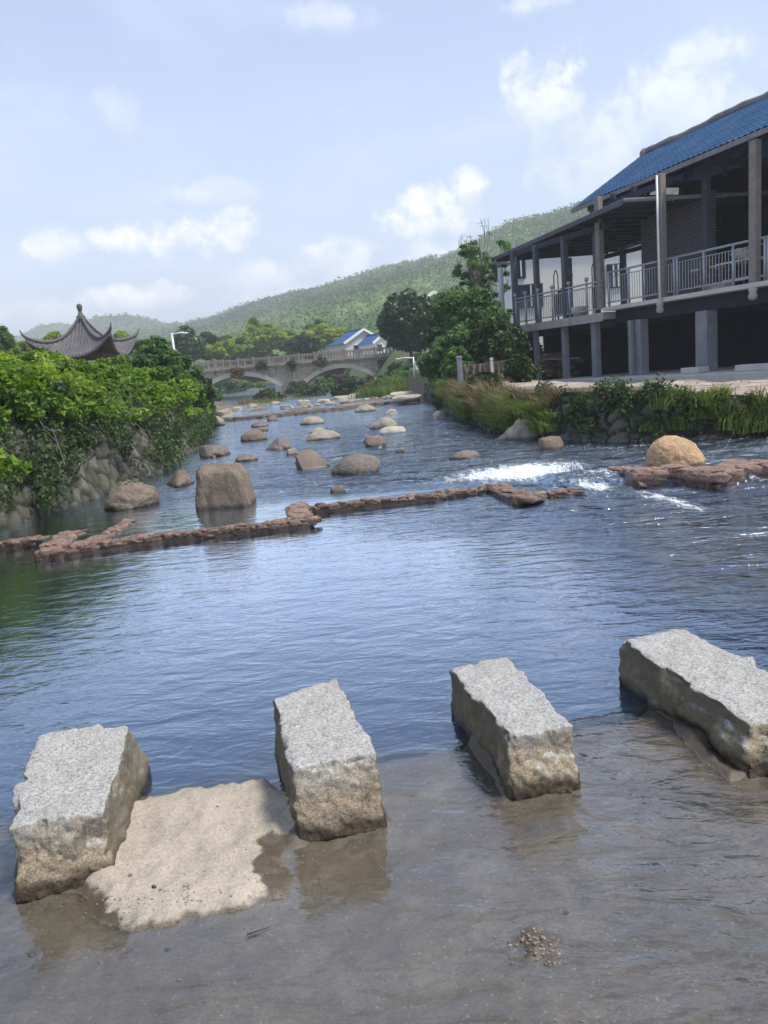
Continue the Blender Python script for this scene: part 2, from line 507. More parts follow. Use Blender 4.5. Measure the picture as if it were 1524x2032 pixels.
o = mesh_np('ground', np.stack([GX, GY, GZ], -1).reshape(-1, 3), grid_faces(len(gx), len(gy)), m)
tag(o, 'river bed and earth banks with patchy grass', kind='structure')

# ---- the ford: rough concrete crest with stones on it, a dry raised patch between the two left stones
STONES = [  # top corners (front left, front right, back right, back left) then the same at the foot
    ([(-1.335, 2.335), (-1.055, 2.425), (-1.145, 3.02), (-1.50, 2.99)], 0.235),
    ([(-0.395, 2.56), (-0.105, 2.60), (-0.275, 3.27), (-0.535, 3.11)], 0.245),
    ([(0.385, 2.72), (0.655, 2.755), (0.515, 3.46), (0.245, 3.35)], 0.21),
    ([(1.235, 2.70), (1.60, 2.82), (1.49, 3.66), (1.13, 3.56)], 0.215),
]
def inpoly(x, y, poly):
    d = np.full(x.shape, 1e9); ins = np.zeros(x.shape, bool)
    n = len(poly)
    for q in range(n):
        ax, ay = poly[q]; bx, by = poly[(q + 1) % n]
        ex, ey = bx - ax, by - ay
        tt = np.clip(((x - ax) * ex + (y - ay) * ey) / (ex * ex + ey * ey), 0, 1)
        d = np.minimum(d, np.hypot(x - ax - tt * ex, y - ay - tt * ey))
        ins ^= ((ay > y) != (by > y)) & (x < (bx - ax) * (y - ay) / (by - ay + 1e-12) + ax)
    return np.where(ins, -d, d)
DRY = [tuple(onz(px, py, 0.015)[:2]) for px, py in [(240, 1600), (296, 1572), (400, 1557), (520, 1540), (575, 1560), (590, 1640), (525, 1655), (508, 1722), (548, 1748), (470, 1775), (412, 1792), (330, 1802), (255, 1815), (205, 1800), (196, 1762), (150, 1725), (180, 1690)]]
LIPX = [onz(px, py, -0.03)[:2] for px, py in [(-300, 1740), (45, 1792), (130, 1812), (250, 1832), (330, 1812), (400, 1800), (520, 1775), (640, 1777), (700, 1815), (745, 1835), (800, 1770)]]
lipx, lipy = [q[0] for q in LIPX], [q[1] for q in LIPX]
def ford_z(x, y):
    c = crest(x) + 0.03 * fbm(x * 4, 0 * x, 0, 21, 3)
    n1 = fbm(x * 3, y * 3, 0, 31, 5, 0.55)
    n2 = fbm(x * 22, y * 22, 0, 37, 3, 0.6)
    lip = np.interp(x, lipx, lipy) + 0.03 * fbm(x * 9, y * 9, 0, 41, 3)
    apr = sst(y - lip, -0.015, 0.03)
    right = sst(x, 0.12, 0.5)
    z_ap = -0.024 + 0.007 * n1 + 0.005 * n2
    z_ap = z_ap - 0.03 * sst(c - y, 0.0, 0.75)
    z_fl = -0.052 + 0.010 * n1 + 0.003 * n2 - 0.03 * sst(crest(x) - y, 1.2, 6.0)
    a = np.where(right > 0, np.maximum(apr * (1 - right), sst(c - y, 0.95, 0.25) * right), apr)
    z = z_fl * (1 - a) + z_ap * a
    dd = inpoly(x, y, DRY) + 0.022 * fbm(x * 7, y * 7, 0, 43, 4) + 0.016 * fbm(x * 30, y * 30, 0, 47, 3) + 0.01 * n2
    dry = 1 - sst(dd, -0.07, 0.03)
    z = z + dry * (0.056 - 0.0085 * n1 + 0.002 * n2)
    # damp gravelly margin round the patch and mortar fillets at the foot of each stone
    z = z + 0.028 * (1 - sst(dd, 0.0, 0.14)) * (1 - dry) * a * (0.6 + 0.9 * n1)
    for (cs, h) in STONES:
        sdd = inpoly(x, y, cs)
        z = z + (0.05 + 0.03 * n1) * np.exp(-np.clip(sdd, 0, 9) / 0.032) * (y > lip - 0.05)
    # small rubble heap in the foreground film
    z = z + 0.020 * np.exp(-(((x - 0.325) / 0.075) ** 2 + ((y - 1.93) / 0.085) ** 2)) * (1 + 0.7 * n2)
    z = z + 0.004 * np.exp(-(((x - 0.75) / 0.14) ** 2 + ((y - 2.05) / 0.08) ** 2)) * (1 + 0.7 * n2)
    drop = sst(y - c, -0.03, 0.05)
    z = z * (1 - drop) - 0.6 * drop - 0.010 * sst(y - c, -0.10, 0.0)
    return z, 1 - sst(dd, -0.05, 0.02)
fx = np.unique(np.concatenate([np.arange(-6, -2.2, 0.08), np.arange(-2.2, 2.4, 0.0125), np.arange(2.4, 11.6, 0.08)]))
fy = np.unique(np.concatenate([np.arange(-4, 1.3, 0.12), np.arange(1.3, 4.0, 0.0125), np.arange(4.0, 5.4, 0.06)]))
FX, FY = np.meshgrid(fx, fy, indexing='ij')
FZ, FD = ford_z(FX, FY)
FW = sst(FZ - wlevel(FX, FY), -0.007, 0.003)
m, t, out = mat('ford_concrete')
P = pos(t)
n = t.noise(P, 5.0, 8.0, 0.65)
g = t.noise(P, 95.0, 4.0, 0.75)
bigs = t.noise(P, 1.6, 5.0, 0.6)
dryc = t.ramp(t.math('ADD', t.math('MULTIPLY', n, 0.35), t.math('MULTIPLY', g, 0.65)), [(0.30, (0.15, 0.175, 0.135)), (0.5, (0.37, 0.31, 0.25)), (0.72, (0.52, 0.455, 0.385))])
wetc = t.ramp(t.math('ADD', t.math('MULTIPLY', n, 0.6), t.math('MULTIPLY', g, 0.4)), [(0.28, (0.095, 0.066, 0.044)), (0.5, (0.20, 0.148, 0.106)), (0.72, (0.36, 0.29, 0.225))])
algae = t.mix(t.sstep(bigs, 0.45, 0.7), wetc, (0.15, 0.105, 0.045))
dry = attr(t, 'dry')
dryf = t.sstep(t.math('ADD', dry, t.math('MULTIPLY', t.math('SUBTRACT', t.noise(P, 30.0, 5.0, 0.7), 0.5), 0.9)), 0.22, 0.72)
peb = t.n('ShaderNodeTexVoronoi', i={'Vector': P, 'Scale': 55.0})
pebf = t.math('MULTIPLY', t.math('LESS_THAN', peb.outputs['Distance'], 0.24), t.math('GREATER_THAN', t.n('ShaderNodeSeparateColor', i={0: peb.outputs['Color']}).outputs[0], 0.78))
wet2 = t.mix(t.math('MULTIPLY', pebf, 0.5), t.mix(0.7, wetc, algae), (0.42, 0.38, 0.33))
strk = t.noise(t.n('ShaderNodeMapping', i={0: P, 'Scale': (1.0, 3.0, 1.0), 'Rotation': (0, 0, 0.5)}).outputs[0], 6.0, 8.0, 0.7, 1.0)
wet2 = t.mix(t.math('MULTIPLY', t.sstep(strk, 0.5, 0.68), 0.4), wet2, (0.055, 0.045, 0.036))
wet2 = t.mix(t.math('MULTIPLY', t.sstep(t.noise(P, 38.0, 5.0, 0.75), 0.58, 0.7), 0.55), wet2, (0.30, 0.26, 0.21))
damp = t.math('MULTIPLY', attr(t, 'damp'), 0.85)
wet2 = t.mix(damp, wet2, t.mix(g, (0.022, 0.017, 0.012), (0.115, 0.088, 0.062)))
col = t.mix(dryf, wet2, dryc)
pbsdf(t, out, col, t.math('ADD', t.math('MULTIPLY', dryf, 0.4), 0.45), t.math('ADD', g, t.math('MULTIPLY', n, 0.8)), 0.6, 0.006)
o = mesh_np('ford', np.stack([FX, FY, FZ], -1).reshape(-1, 3), grid_faces(len(fx), len(fy)), m, attrs={'dry': FD, 'damp': FW})
tag(o, 'rough concrete ford with a dry sandy patch between two stones', kind='structure')

# ---- the river
wx = np.unique(np.concatenate([np.arange(-24, -6.5, 0.4), np.arange(-6.5, 6.5, 0.05), np.arange(6.5, 15, 0.25)]))
wy = np.unique(np.concatenate([np.arange(-4, 1.4, 0.2), np.arange(1.4, 4.2, 0.025), np.arange(4.2, 13, 0.05), np.geomspace(13, 130, 150), np.arange(37, 48, 0.11)]))
WX, WY = np.meshgrid(wx, wy, indexing='ij')
WZ = wlevel(WX, WY)
BED = ground(WX, WY)
fz, _ = ford_z(WX, WY)
BED = np.where(WY < crest(WX) + 0.06, np.maximum(BED, fz), BED)
DEP = WZ - BED
gapd = np.exp(-((WX - 2.2) / 1.3) ** 2 - ((WY - 10.4) / 1.5) ** 2)
foam = np.exp(-((WX - (1.95 + 0.35 * (WY - 10.9))) / 1.05) ** 2 - ((WY - 10.75) / 0.95) ** 2) * 1.2
foam = np.maximum(foam, 0.95 * np.exp(-((WX - 2.6) / 0.3) ** 2 - ((WY - 9.35) / 0.5) ** 2))
foam = np.maximum(foam, 0.78 * np.exp(-((WX - (3.0 + 0.1 * (9 - WY))) / 0.2) ** 2 - ((WY - 8.2) / 1.1) ** 2))
foam = np.maximum(foam, 0.66 * np.exp(-((WX - 3.0) / 0.7) ** 2 - ((WY - 10.2) / 0.5) ** 2))
# choppiness: strong below and above the gap, lively in the upper pool, calm near the ford
chop = 0.065 + 0.6 * sst(WY, 9.3, 10.5) * (1 - sst(WY, 18, 30)) * sst(WX, -3.5, 0.5) + 0.26 * sst(WY, 9.3, 10.8)
chop = np.maximum(chop, 0.5 * sst(WX + 0.25 * (WY - 6), 0.9, 2.8) * sst(WY, 3.4, 4.6) * (1 - sst(WY, 10, 12)))
chop = np.maximum(chop, 0.3 * sst(WY, 6.3, 8.2) * sst(WX, -1.5, 1.2) * (WY < 10))
chop = np.where(WY < crest(WX), 0.06 + 0.14 * sst(WX, -0.2, 0.9), chop)
chop = np.maximum(chop, 0.42 * sst(WY, 12, 20) * sst(WX, -5.5, -3))
WZ = WZ + 0.05 * gapd * fbm(WX * 2.2, WY * 2.2, 0, 51, 4) + 0.022 * gapd * fbm(WX * 8, WY * 8, 0, 52, 3)
WZ = WZ + 0.012 * chop * fbm(WX * 3.2 + WY, WY * 4.5, 0, 53, 4) * (WY > crest(WX))
m, t, out = mat('river_water')
P = pos(t)
dep, fo, ch = attr(t, 'depth'), attr(t, 'foam'), attr(t, 'chop')
mp = t.n('ShaderNodeMapping', i={0: P, 'Scale': (1.0, 2.3, 1.0), 'Rotation': (0, 0, 0.25)})
mp2 = t.n('ShaderNodeMapping', i={0: P, 'Scale': (1.0, 1.6, 1.0), 'Rotation': (0, 0, -0.5)})
r1 = t.noise(mp.outputs[0], 2.4, 3.0, 0.5, 0.8)
r2 = t.noise(mp2.outputs[0], 7.5, 4.0, 0.55, 0.6)
r3 = t.noise(mp.outputs[0], 24.0, 3.0, 0.6, 0.4)
r0 = t.noise(t.n('ShaderNodeMapping', i={0: P, 'Scale': (0.8, 2.0, 1.0), 'Rotation': (0, 0, -0.15)}).outputs[0], 0.85, 3.0, 0.55, 0.9)
hgt = t.math('ADD', t.math('ADD', t.math('MULTIPLY', r0, t.math('MULTIPLY', ch, 6.5)), t.math('MULTIPLY', r1, 1.3)), t.math('ADD', t.math('MULTIPLY', r2, 0.55), t.math('MULTIPLY', r3, 0.12)))
bmp = t.n('ShaderNodeBump', i={'Height': hgt, 'Distance': t.math('MULTIPLY', ch, 0.11), 'Strength': 1.0})
fr = t.n('ShaderNodeFresnel', i={'IOR': 1.34, 'Normal': bmp.outputs[0]})
gl = t.n('ShaderNodeBsdfGlossy', i={'Color': (0.80, 0.895, 1.0, 1), 'Roughness': 0.06, 'Normal': bmp.outputs[0]})
tr = t.n('ShaderNodeBsdfTransparent', i={'Color': (0.82, 0.86, 0.86, 1)})
df = t.n('ShaderNodeBsdfDiffuse', i={'Color': (0.005, 0.022, 0.050, 1), 'Normal': bmp.outputs[0]})
turb = t.math('SUBTRACT', 1.0, t.math('POWER', 2.718, t.math('MULTIPLY', t.math('MAXIMUM', dep, 0.0), -4.0)))
body = t.n('ShaderNodeMixShader', i={0: turb})
t.t.links.new(tr.outputs[0], body.inputs[1]); t.t.links.new(df.outputs[0], body.inputs[2])
surf = t.n('ShaderNodeMixShader', i={0: t.math('MULTIPLY', fr, 3.9, clamp=True)})
t.t.links.new(body.outputs[0], surf.inputs[1]); t.t.links.new(gl.outputs[0], surf.inputs[2])
mp3 = t.n('ShaderNodeMapping', i={0: P, 'Scale': (2.6, 0.8, 1.0), 'Rotation': (0, 0, -0.75)})
fn = t.math('ADD', t.math('MULTIPLY', t.noise(mp3.outputs[0], 4.5, 8.0, 0.72, 1.2), 0.6), t.math('MULTIPLY', t.noise(mp3.outputs[0], 19.0, 5.0, 0.7, 0.8), 0.4))
fn = t.math('ADD', 0.5, t.math('MULTIPLY', t.math('SUBTRACT', fn, 0.5), 2.3))
ff = t.sstep(t.math('SUBTRACT', t.math('MULTIPLY', fo, 1.22), t.math('MULTIPLY', t.math('SUBTRACT', 1.0, fn), 1.35)), -0.10, 0.55)
fd = t.n('ShaderNodeBsdfDiffuse', i={'Color': (0.66, 0.70, 0.74, 1)})
fin = t.n('ShaderNodeMixShader', i={0: t.math('MULTIPLY', ff, 0.88)})
t.t.links.new(surf.outputs[0], fin.inputs[1]); t.t.links.new(fd.outputs[0], fin.inputs[2])
t.t.links.new(fin.outputs[0], out.inputs[0])
o = mesh_np('river', np.stack([WX, WY, WZ], -1).reshape(-1, 3), grid_faces(len(wx), len(wy)), m,
            attrs={'depth': DEP, 'foam': foam, 'chop': chop})
tag(o, 'blue river with ripples and a white rapid in the wall gap', kind='structure')

# ---- hills
def hill(name, label, crest_px, dist_px, d0, cell, amp, seed, cols, fade=1.45, rows=230, ridge=0.12, base=4.5):
    pxs = np.arange(-620, 2300, 4.5)
    cpx, cpy = zip(*crest_px)
    dpx, dd = zip(*dist_px)
    cy_ = np.interp(pxs, cpx, cpy)
    Yc = np.interp(pxs, dpx, dd)
    cp = np.array([atY(a, b, c) for a, b, c in zip(pxs, cy_, Yc)])
    k = np.linspace(0, 1, rows)
    T = np.where(k < 0.85, k / 0.85, 1 + (k - 0.85) / 0.15)           # 0..1 front slope, 1..2 behind the crest
    Dm = np.where(T[None, :] <= 1, d0 + (Yc[:, None] - d0) * T[None, :], Yc[:, None] * (1 + (fade - 1) * (T[None, :] - 1)))
    X = cp[:, 0:1] / cp[:, 1:2] * Dm
    Zc = cp[:, 2:3] - amp * 0.6
    prof = np.where(T <= 1, np.clip(T, 0, 1) ** 1.25, 1 - sst(T, 1, 2.6))[None, :]
    Z = base + (Zc - base) * prof
    env = (np.clip(T, 0, 1) * np.clip(1 - T, 0, 1) * 4)[None, :]
    Z = Z + ridge * (Zc - base) * env * fbm(X / 130, Dm / 170, 0, seed, 4)
    f1, f2, cid = vor(X / cell, Dm / cell, seed)
    g1, g2, gid = vor(X / (cell * 0.45), Dm / (cell * 0.45), seed + 5)
    bump = np.clip(1 - f1 * 1.25, 0, 1) ** 0.6 * (0.5 + cid) * amp + np.clip(1 - g1 * 1.2, 0, 1) * amp * 0.35
    big = fbm(X / 60, Dm / 60, 0, seed + 3, 3)
    Z = Z + bump * np.clip(0.75 + big * 0.5, 0.25, 1.3)
    var = np.clip(0.36 * cid + 0.14 * gid + 0.26 + 0.5 * big, 0, 1)
    V = np.stack([X, Dm, Z], -1)
    m, t, out = mat(name + '_forest')
    v = attr(t, 'var')
    nn = t.noise(pos(t), 0.5, 4.0, 0.7)
    col = t.ramp(t.math('ADD', v, t.math('MULTIPLY', t.math('SUBTRACT', nn, 0.5), 0.7)), [(0.1, cols[0]), (0.5, cols[1]), (0.95, cols[2])])
    pbsdf(t, out, col, 0.9, t.noise(pos(t), 0.9, 3.0, 0.7), 0.8, 1.2, spec=0.1)
    o = mesh_np(name, V.reshape(-1, 3), grid_faces(len(pxs), rows), m, attrs={'var': var})
    tag(o, label, kind='structure')
    return V, var
HV1 = hill('hill', 'long wooded green hill rising to the right behind the bridge',
     [(-620, 700), (-100, 690), (120, 676), (300, 662), (360, 650), (392, 641), (425, 634), (455, 620), (500, 605), (545, 596), (580, 584), (620, 577), (655, 569), (700, 557), (735, 546), (765, 537), (800, 527), (830, 524), (855, 514), (872, 519), (890, 509), (915, 500), (950, 480), (985, 458), (1020, 441), (1060, 431), (1100, 423), (1140, 408), (1250, 365), (1330, 340), (1500, 290), (1800, 260), (2300, 330)],
     [(-620, 520), (390, 620), (700, 560), (1000, 460), (1300, 360), (2300, 330)], 125, 6.5, 2.4, 61, [(0.045, 0.105, 0.045), (0.085, 0.17, 0.062), (0.14, 0.235, 0.075)])
HV2 = hill('far_hill', 'low bluish far hill behind the pavilion roof',
     [(-620, 690), (-200, 665), (0, 678), (30, 668), (48, 661), (75, 648), (105, 644), (140, 648), (170, 640), (195, 630), (225, 626), (250, 624), (275, 629), (300, 633), (330, 640), (365, 638), (400, 645), (470, 660), (800, 700), (2300, 700)],
     [(-620, 900), (60, 1000), (240, 800), (400, 860), (2300, 900)], 500, 9.0, 4.5, 81, [(0.040, 0.080, 0.034), (0.07, 0.125, 0.044), (0.11, 0.17, 0.06)], base=2.0)
# ================================================================ stones, boulders, walls
def ico(sub):
    bm = bmesh.new()
    bmesh.ops.create_icosphere(bm, subdivisions=sub, radius=1.0)
    V = np.array([v.co[:] for v in bm.verts]); Fc = np.array([[v.index for v in f.verts] for f in bm.faces])
    bm.free()
    return V, Fc
ICO = {q: ico(q) for q in (2, 3, 4, 6)}
def rock_shape(sub, seed, size, cuts=0, rough=0.12, sq=1.0, taper=0.0):
    """noise-swollen boulder; cuts = flat facets; sq > 1 squares it up; base at z = 0 lies a third down"""
    V, Fc = ICO[sub]
    rng = np.random.RandomState(seed)
    D = V.copy()
    if sq != 1.0:
        D = np.sign(D) * np.abs(D) ** (1 / sq)
        D = D / np.maximum(1e-6, (np.abs(D) ** 6).sum(1) ** (1 / 6.0))[:, None] * 0.92
    r = 1 + rough * 1.6 * fbm(V[:, 0] * 1.1 + seed, V[:, 1] * 1.1, V[:, 2] * 1.1, seed, 2) + rough * 0.5 * fbm(V[:, 0] * 4, V[:, 1] * 4 + seed, V[:, 2] * 4, seed, 4) + 0.012 * fbm(V[:, 0] * 22, V[:, 1] * 22 + seed, V[:, 2] * 22, seed, 2)
    D = D * r[:, None]
    for q in range(cuts):
        nn = rng.normal(size=3); nn[2] = abs(nn[2]) * 0.8; nn /= np.linalg.norm(nn)
        dd = rng.uniform(0.62, 0.86)
        h = D @ nn - dd
        D = D - np.clip(h, 0, None)[:, None] * nn * 0.92
    D[:, :2] *= (1 - taper * np.clip(D[:, 2], -1, 1))[:, None]
    return D * np.array(size), Fc
M['granb'] = m_rock('brown_granite', (0.085, 0.052, 0.036), (0.15, 0.112, 0.085), (0.26, 0.205, 0.16), 4.0, 70, damp=UP)
M['grano'] = m_rock('orange_granite', (0.22, 0.125, 0.06), (0.40, 0.25, 0.13), (0.52, 0.38, 0.25), 4.0, 70, damp=UP)
M['grang'] = m_rock('grey_river_stone', (0.14, 0.12, 0.09), (0.28, 0.25, 0.20), (0.40, 0.37, 0.31), 4.0, 60, damp=UP)
M['grand'] = m_rock('dark_river_stone', (0.07, 0.06, 0.052), (0.15, 0.125, 0.105), (0.25, 0.215, 0.185), 4.0, 60, damp=UP)
M['granp'] = m_rock('pale_river_stone', (0.27, 0.23, 0.18), (0.40, 0.36, 0.30), (0.52, 0.48, 0.42), 4.0, 60)
M['redst'] = m_rock('reddish_wall_stone', (0.07, 0.040, 0.030), (0.19, 0.118, 0.090), (0.40, 0.285, 0.225), 9.0, 60, damp=0.05)

def boulder(px0, px1, ptop, pbase, mt, label, seed, cuts=0, sq=1.0, depth=0.8, rough=0.12, zw=UP, lean=0.0, sub=4, taper=0.0, rz=0.0):
    c = onz((px0 + px1) / 2, pbase, zw)
    dist = c[1]
    w = (px1 - px0) / FPX * dist
    h = (pbase - ptop) / FPX * dist * 1.02
    hz = h / 0.72 * 0.72
    rough = rough * 1.25
    V, Fc = rock_shape(sub, seed, (w / 2 * 1.04, w / 2 * depth, h * 1.0), cuts, rough, sq, taper)
    cz, s_ = math.cos(rz), math.sin(rz)
    V = np.stack([V[:, 0] * cz - V[:, 1] * s_, V[:, 0] * s_ + V[:, 1] * cz, V[:, 2]], 1)
    V[:, 2] = np.where(V[:, 2] < 0, V[:, 2] * 0.6, V[:, 2])
    V[:, 0] += lean * V[:, 2]
    sc = h / max(1e-6, V[:, 2].max()); V[:, 2] *= sc
    hw = (V[V[:, 2] > 0, 0].max() - V[V[:, 2] > 0, 0].min()) / 2
    V[:, 0] *= (w / 2) / hw
    V[:, 0] -= (V[V[:, 2] > 0, 0].max() + V[V[:, 2] > 0, 0].min()) / 2
    o = mesh_np('boulder', V, Fc, mt)
    o.location = (c[0], c[1] + w / 2 * depth * 0.75, zw)
    return tag(o, label, 'boulder', 'boulders standing in the upper pool')

boulder(386, 501, 923, 1008, M['granb'], 'largest boulder, tall flat-topped brown block standing behind the middle of the red stone wall', 3, cuts=0, sq=1.45, rough=0.055, depth=0.9, sub=6, lean=-0.1, taper=0.16)
boulder(200, 306, 963, 1010, M['granb'], 'rounded tan boulder with mossy foot lying beside the left masonry bank', 8, rough=0.1, sub=6, lean=0.25, rz=0.4)
boulder(583, 654, 896, 930, M['granb'], 'pointed cracked boulder with a low right shoulder, left of the smooth dark dome', 12, cuts=5, rough=0.24, lean=-0.55)
boulder(655, 757, 904, 940, M['grand'], 'wide smooth dark brown dome boulder in the middle of the rippled stream', 15, rough=0.05, lean=0.2, sub=6)
boulder(892, 957, 896, 910, M['grand'], 'low flat stone lying just left of the white rapid', 19, cuts=2, rough=0.1)
boulder(721, 768, 866, 886, M['granb'], 'small reddish brown stone with a steep left side in mid stream', 22, cuts=3, rough=0.12, lean=-0.4)
boulder(784, 803, 888, 897, M['grand'], 'tiny dark stone right of the reddish brown one', 25, cuts=2)
boulder(605, 675, 856, 873, M['grang'], 'long low pale stone in front of its smaller twin in mid stream', 28, rough=0.08, lean=0.3)
boulder(614, 650, 849, 861, M['grang'], 'small pale stone just behind the long low pale one', 31, rough=0.08)
boulder(733, 790, 829, 850, M['grang'], 'broad humped pale stone towards the far weir, with a flat slab before it', 34, rough=0.07)
boulder(750, 806, 847, 859, M['granp'], 'flat pale slab lying before the broad humped stone', 37, cuts=1, rough=0.06)
boulder(594, 643, 827, 842, M['grang'], 'lone oval stone nearest the middle of the far weir', 41, rough=0.06)
boulder(474, 530, 852, 875, M['granb'], 'round brown boulder on the left with a tiny stone behind it', 44, rough=0.06)
boulder(508, 531, 848, 856, M['grand'], 'tiny stone peeping out behind the round brown boulder', 46)
boulder(523, 577, 870, 893, M['grand'], 'angular dark broken stone right of the round brown boulder', 49, cuts=6, rough=0.2)
boulder(567, 591, 890, 903, M['grang'], 'small stone behind the pointed cracked boulder', 52, cuts=3)
boulder(464, 511, 901, 916, M['grand'], 'low dark stone behind the largest boulder', 55, rough=0.08)
boulder(496, 532, 838, 847, M['grand'], 'flat grey stone near the left end of the far weir', 58, rough=0.08)
boulder(529, 551, 824, 835, M['grand'], 'small dark stone at the foot of the far weir, left of the oval one', 61, cuts=2)
boulder(1073, 1126, 867, 893, M['granb'], 'brown rounded block at the foot of the right bank behind the rapid', 64, cuts=2, sq=1.4, rough=0.08)
boulder(1293, 1412, 866, 926, M['grano'], 'large smooth orange boulder behind the right end of the stone wall', 68, rough=0.07, sub=6, lean=-0.1)
boulder(988, 1078, 832, 872, M['grang'], 'long sloping pale rock running down from the right bank into the water', 71, cuts=3, rough=0.2, lean=0.75, depth=0.6)
boulder(860, 886, 815, 831, M['granp'], 'pale stone at the foot of the far right bank', 74, cuts=1)
boulder(704, 746, 803, 817, M['grang'], 'mottled stone touching the front of the far weir', 77, rough=0.1)
boulder(764, 790, 812, 822, M['granp'], 'small flat pale stone in the dark reflection near the far weir', 80)
boulder(390, 447, 886, 908, M['grand'], 'low jagged dark rocks jutting from the left bank foot', 83, cuts=6, rough=0.28, depth=1.4)
boulder(320, 378, 935, 966, M['granb'], 'tan mossy ledge at the foot of the left masonry bank', 86, cuts=3, rough=0.2, depth=1.3)
boulder(655, 690, 962, 978, M['grand'], 'small twiggy dark snag stone just behind the middle wall', 88, cuts=5, rough=0.35)

# ---- the four granite stepping stones
m, t, out = mat('rough_granite')
oc = t.n('ShaderNodeTexCoord').outputs['Object']
nz = t.noise(oc, 9.0, 8.0, 0.7)
sp = t.noise(oc, 120.0, 3.0, 0.75)
sp2 = t.voro(oc, 150.0, out=1)
sc_ = t.n('ShaderNodeSeparateColor', i={0: sp2}).outputs[0]
gr = t.ramp(t.math('ADD', t.math('MULTIPLY', sp, 0.6), t.math('MULTIPLY', sc_, 0.4)), [(0.24, (0.075, 0.07, 0.065)), (0.42, (0.27, 0.265, 0.25)), (0.6, (0.42, 0.415, 0.40)), (0.8, (0.58, 0.575, 0.56))])
gr = t.mix(0.35, gr, t.ramp(nz, [(0.3, (0.24, 0.235, 0.22)), (0.7, (0.50, 0.49, 0.47))]))
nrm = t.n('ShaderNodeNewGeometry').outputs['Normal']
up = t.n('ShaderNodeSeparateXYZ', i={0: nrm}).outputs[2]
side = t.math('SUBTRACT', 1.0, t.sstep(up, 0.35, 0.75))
oz = t.n('ShaderNodeSeparateXYZ', i={0: oc}).outputs[2]
st = t.noise(oc, 6.0, 6.0, 0.65)
stain = t.math('MULTIPLY', side, t.math('SUBTRACT', 1.0, t.sstep(t.math('ADD', oz, t.math('MULTIPLY', t.math('SUBTRACT', st, 0.5), 0.28)), 0.09, 0.30)))
tan_ = t.ramp(sp, [(0.3, (0.11, 0.075, 0.035)), (0.5, (0.33, 0.235, 0.135)), (0.7, (0.50, 0.40, 0.26))])
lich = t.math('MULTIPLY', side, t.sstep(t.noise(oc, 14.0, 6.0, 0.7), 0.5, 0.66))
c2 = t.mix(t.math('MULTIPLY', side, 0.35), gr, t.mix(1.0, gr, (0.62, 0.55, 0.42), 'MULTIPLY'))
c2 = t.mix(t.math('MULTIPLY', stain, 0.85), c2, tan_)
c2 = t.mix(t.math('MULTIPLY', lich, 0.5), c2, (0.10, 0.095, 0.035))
wetb = t.math('SUBTRACT', 1.0, t.sstep(t.math('ADD', oz, t.math('MULTIPLY', t.math('SUBTRACT', st, 0.5), 0.15)), 0.0, 0.06))
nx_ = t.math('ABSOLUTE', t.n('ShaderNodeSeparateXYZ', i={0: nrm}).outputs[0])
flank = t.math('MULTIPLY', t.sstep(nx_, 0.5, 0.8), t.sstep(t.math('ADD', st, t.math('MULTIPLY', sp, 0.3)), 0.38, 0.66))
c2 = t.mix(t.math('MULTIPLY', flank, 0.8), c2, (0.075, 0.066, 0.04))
worn = t.noise(oc, 3.2, 5.0, 0.6)
c2 = t.mix(t.math('MULTIPLY', t.sstep(worn, 0.5, 0.7), 0.3), c2, (0.30, 0.275, 0.23))
c2 = t.mix(wetb, c2, t.mix(1.0, c2, (0.20, 0.17, 0.12), 'MULTIPLY'))
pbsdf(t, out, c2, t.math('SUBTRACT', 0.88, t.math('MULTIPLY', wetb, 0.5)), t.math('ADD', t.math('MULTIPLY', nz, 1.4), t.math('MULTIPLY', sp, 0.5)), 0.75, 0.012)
M['granite'] = m
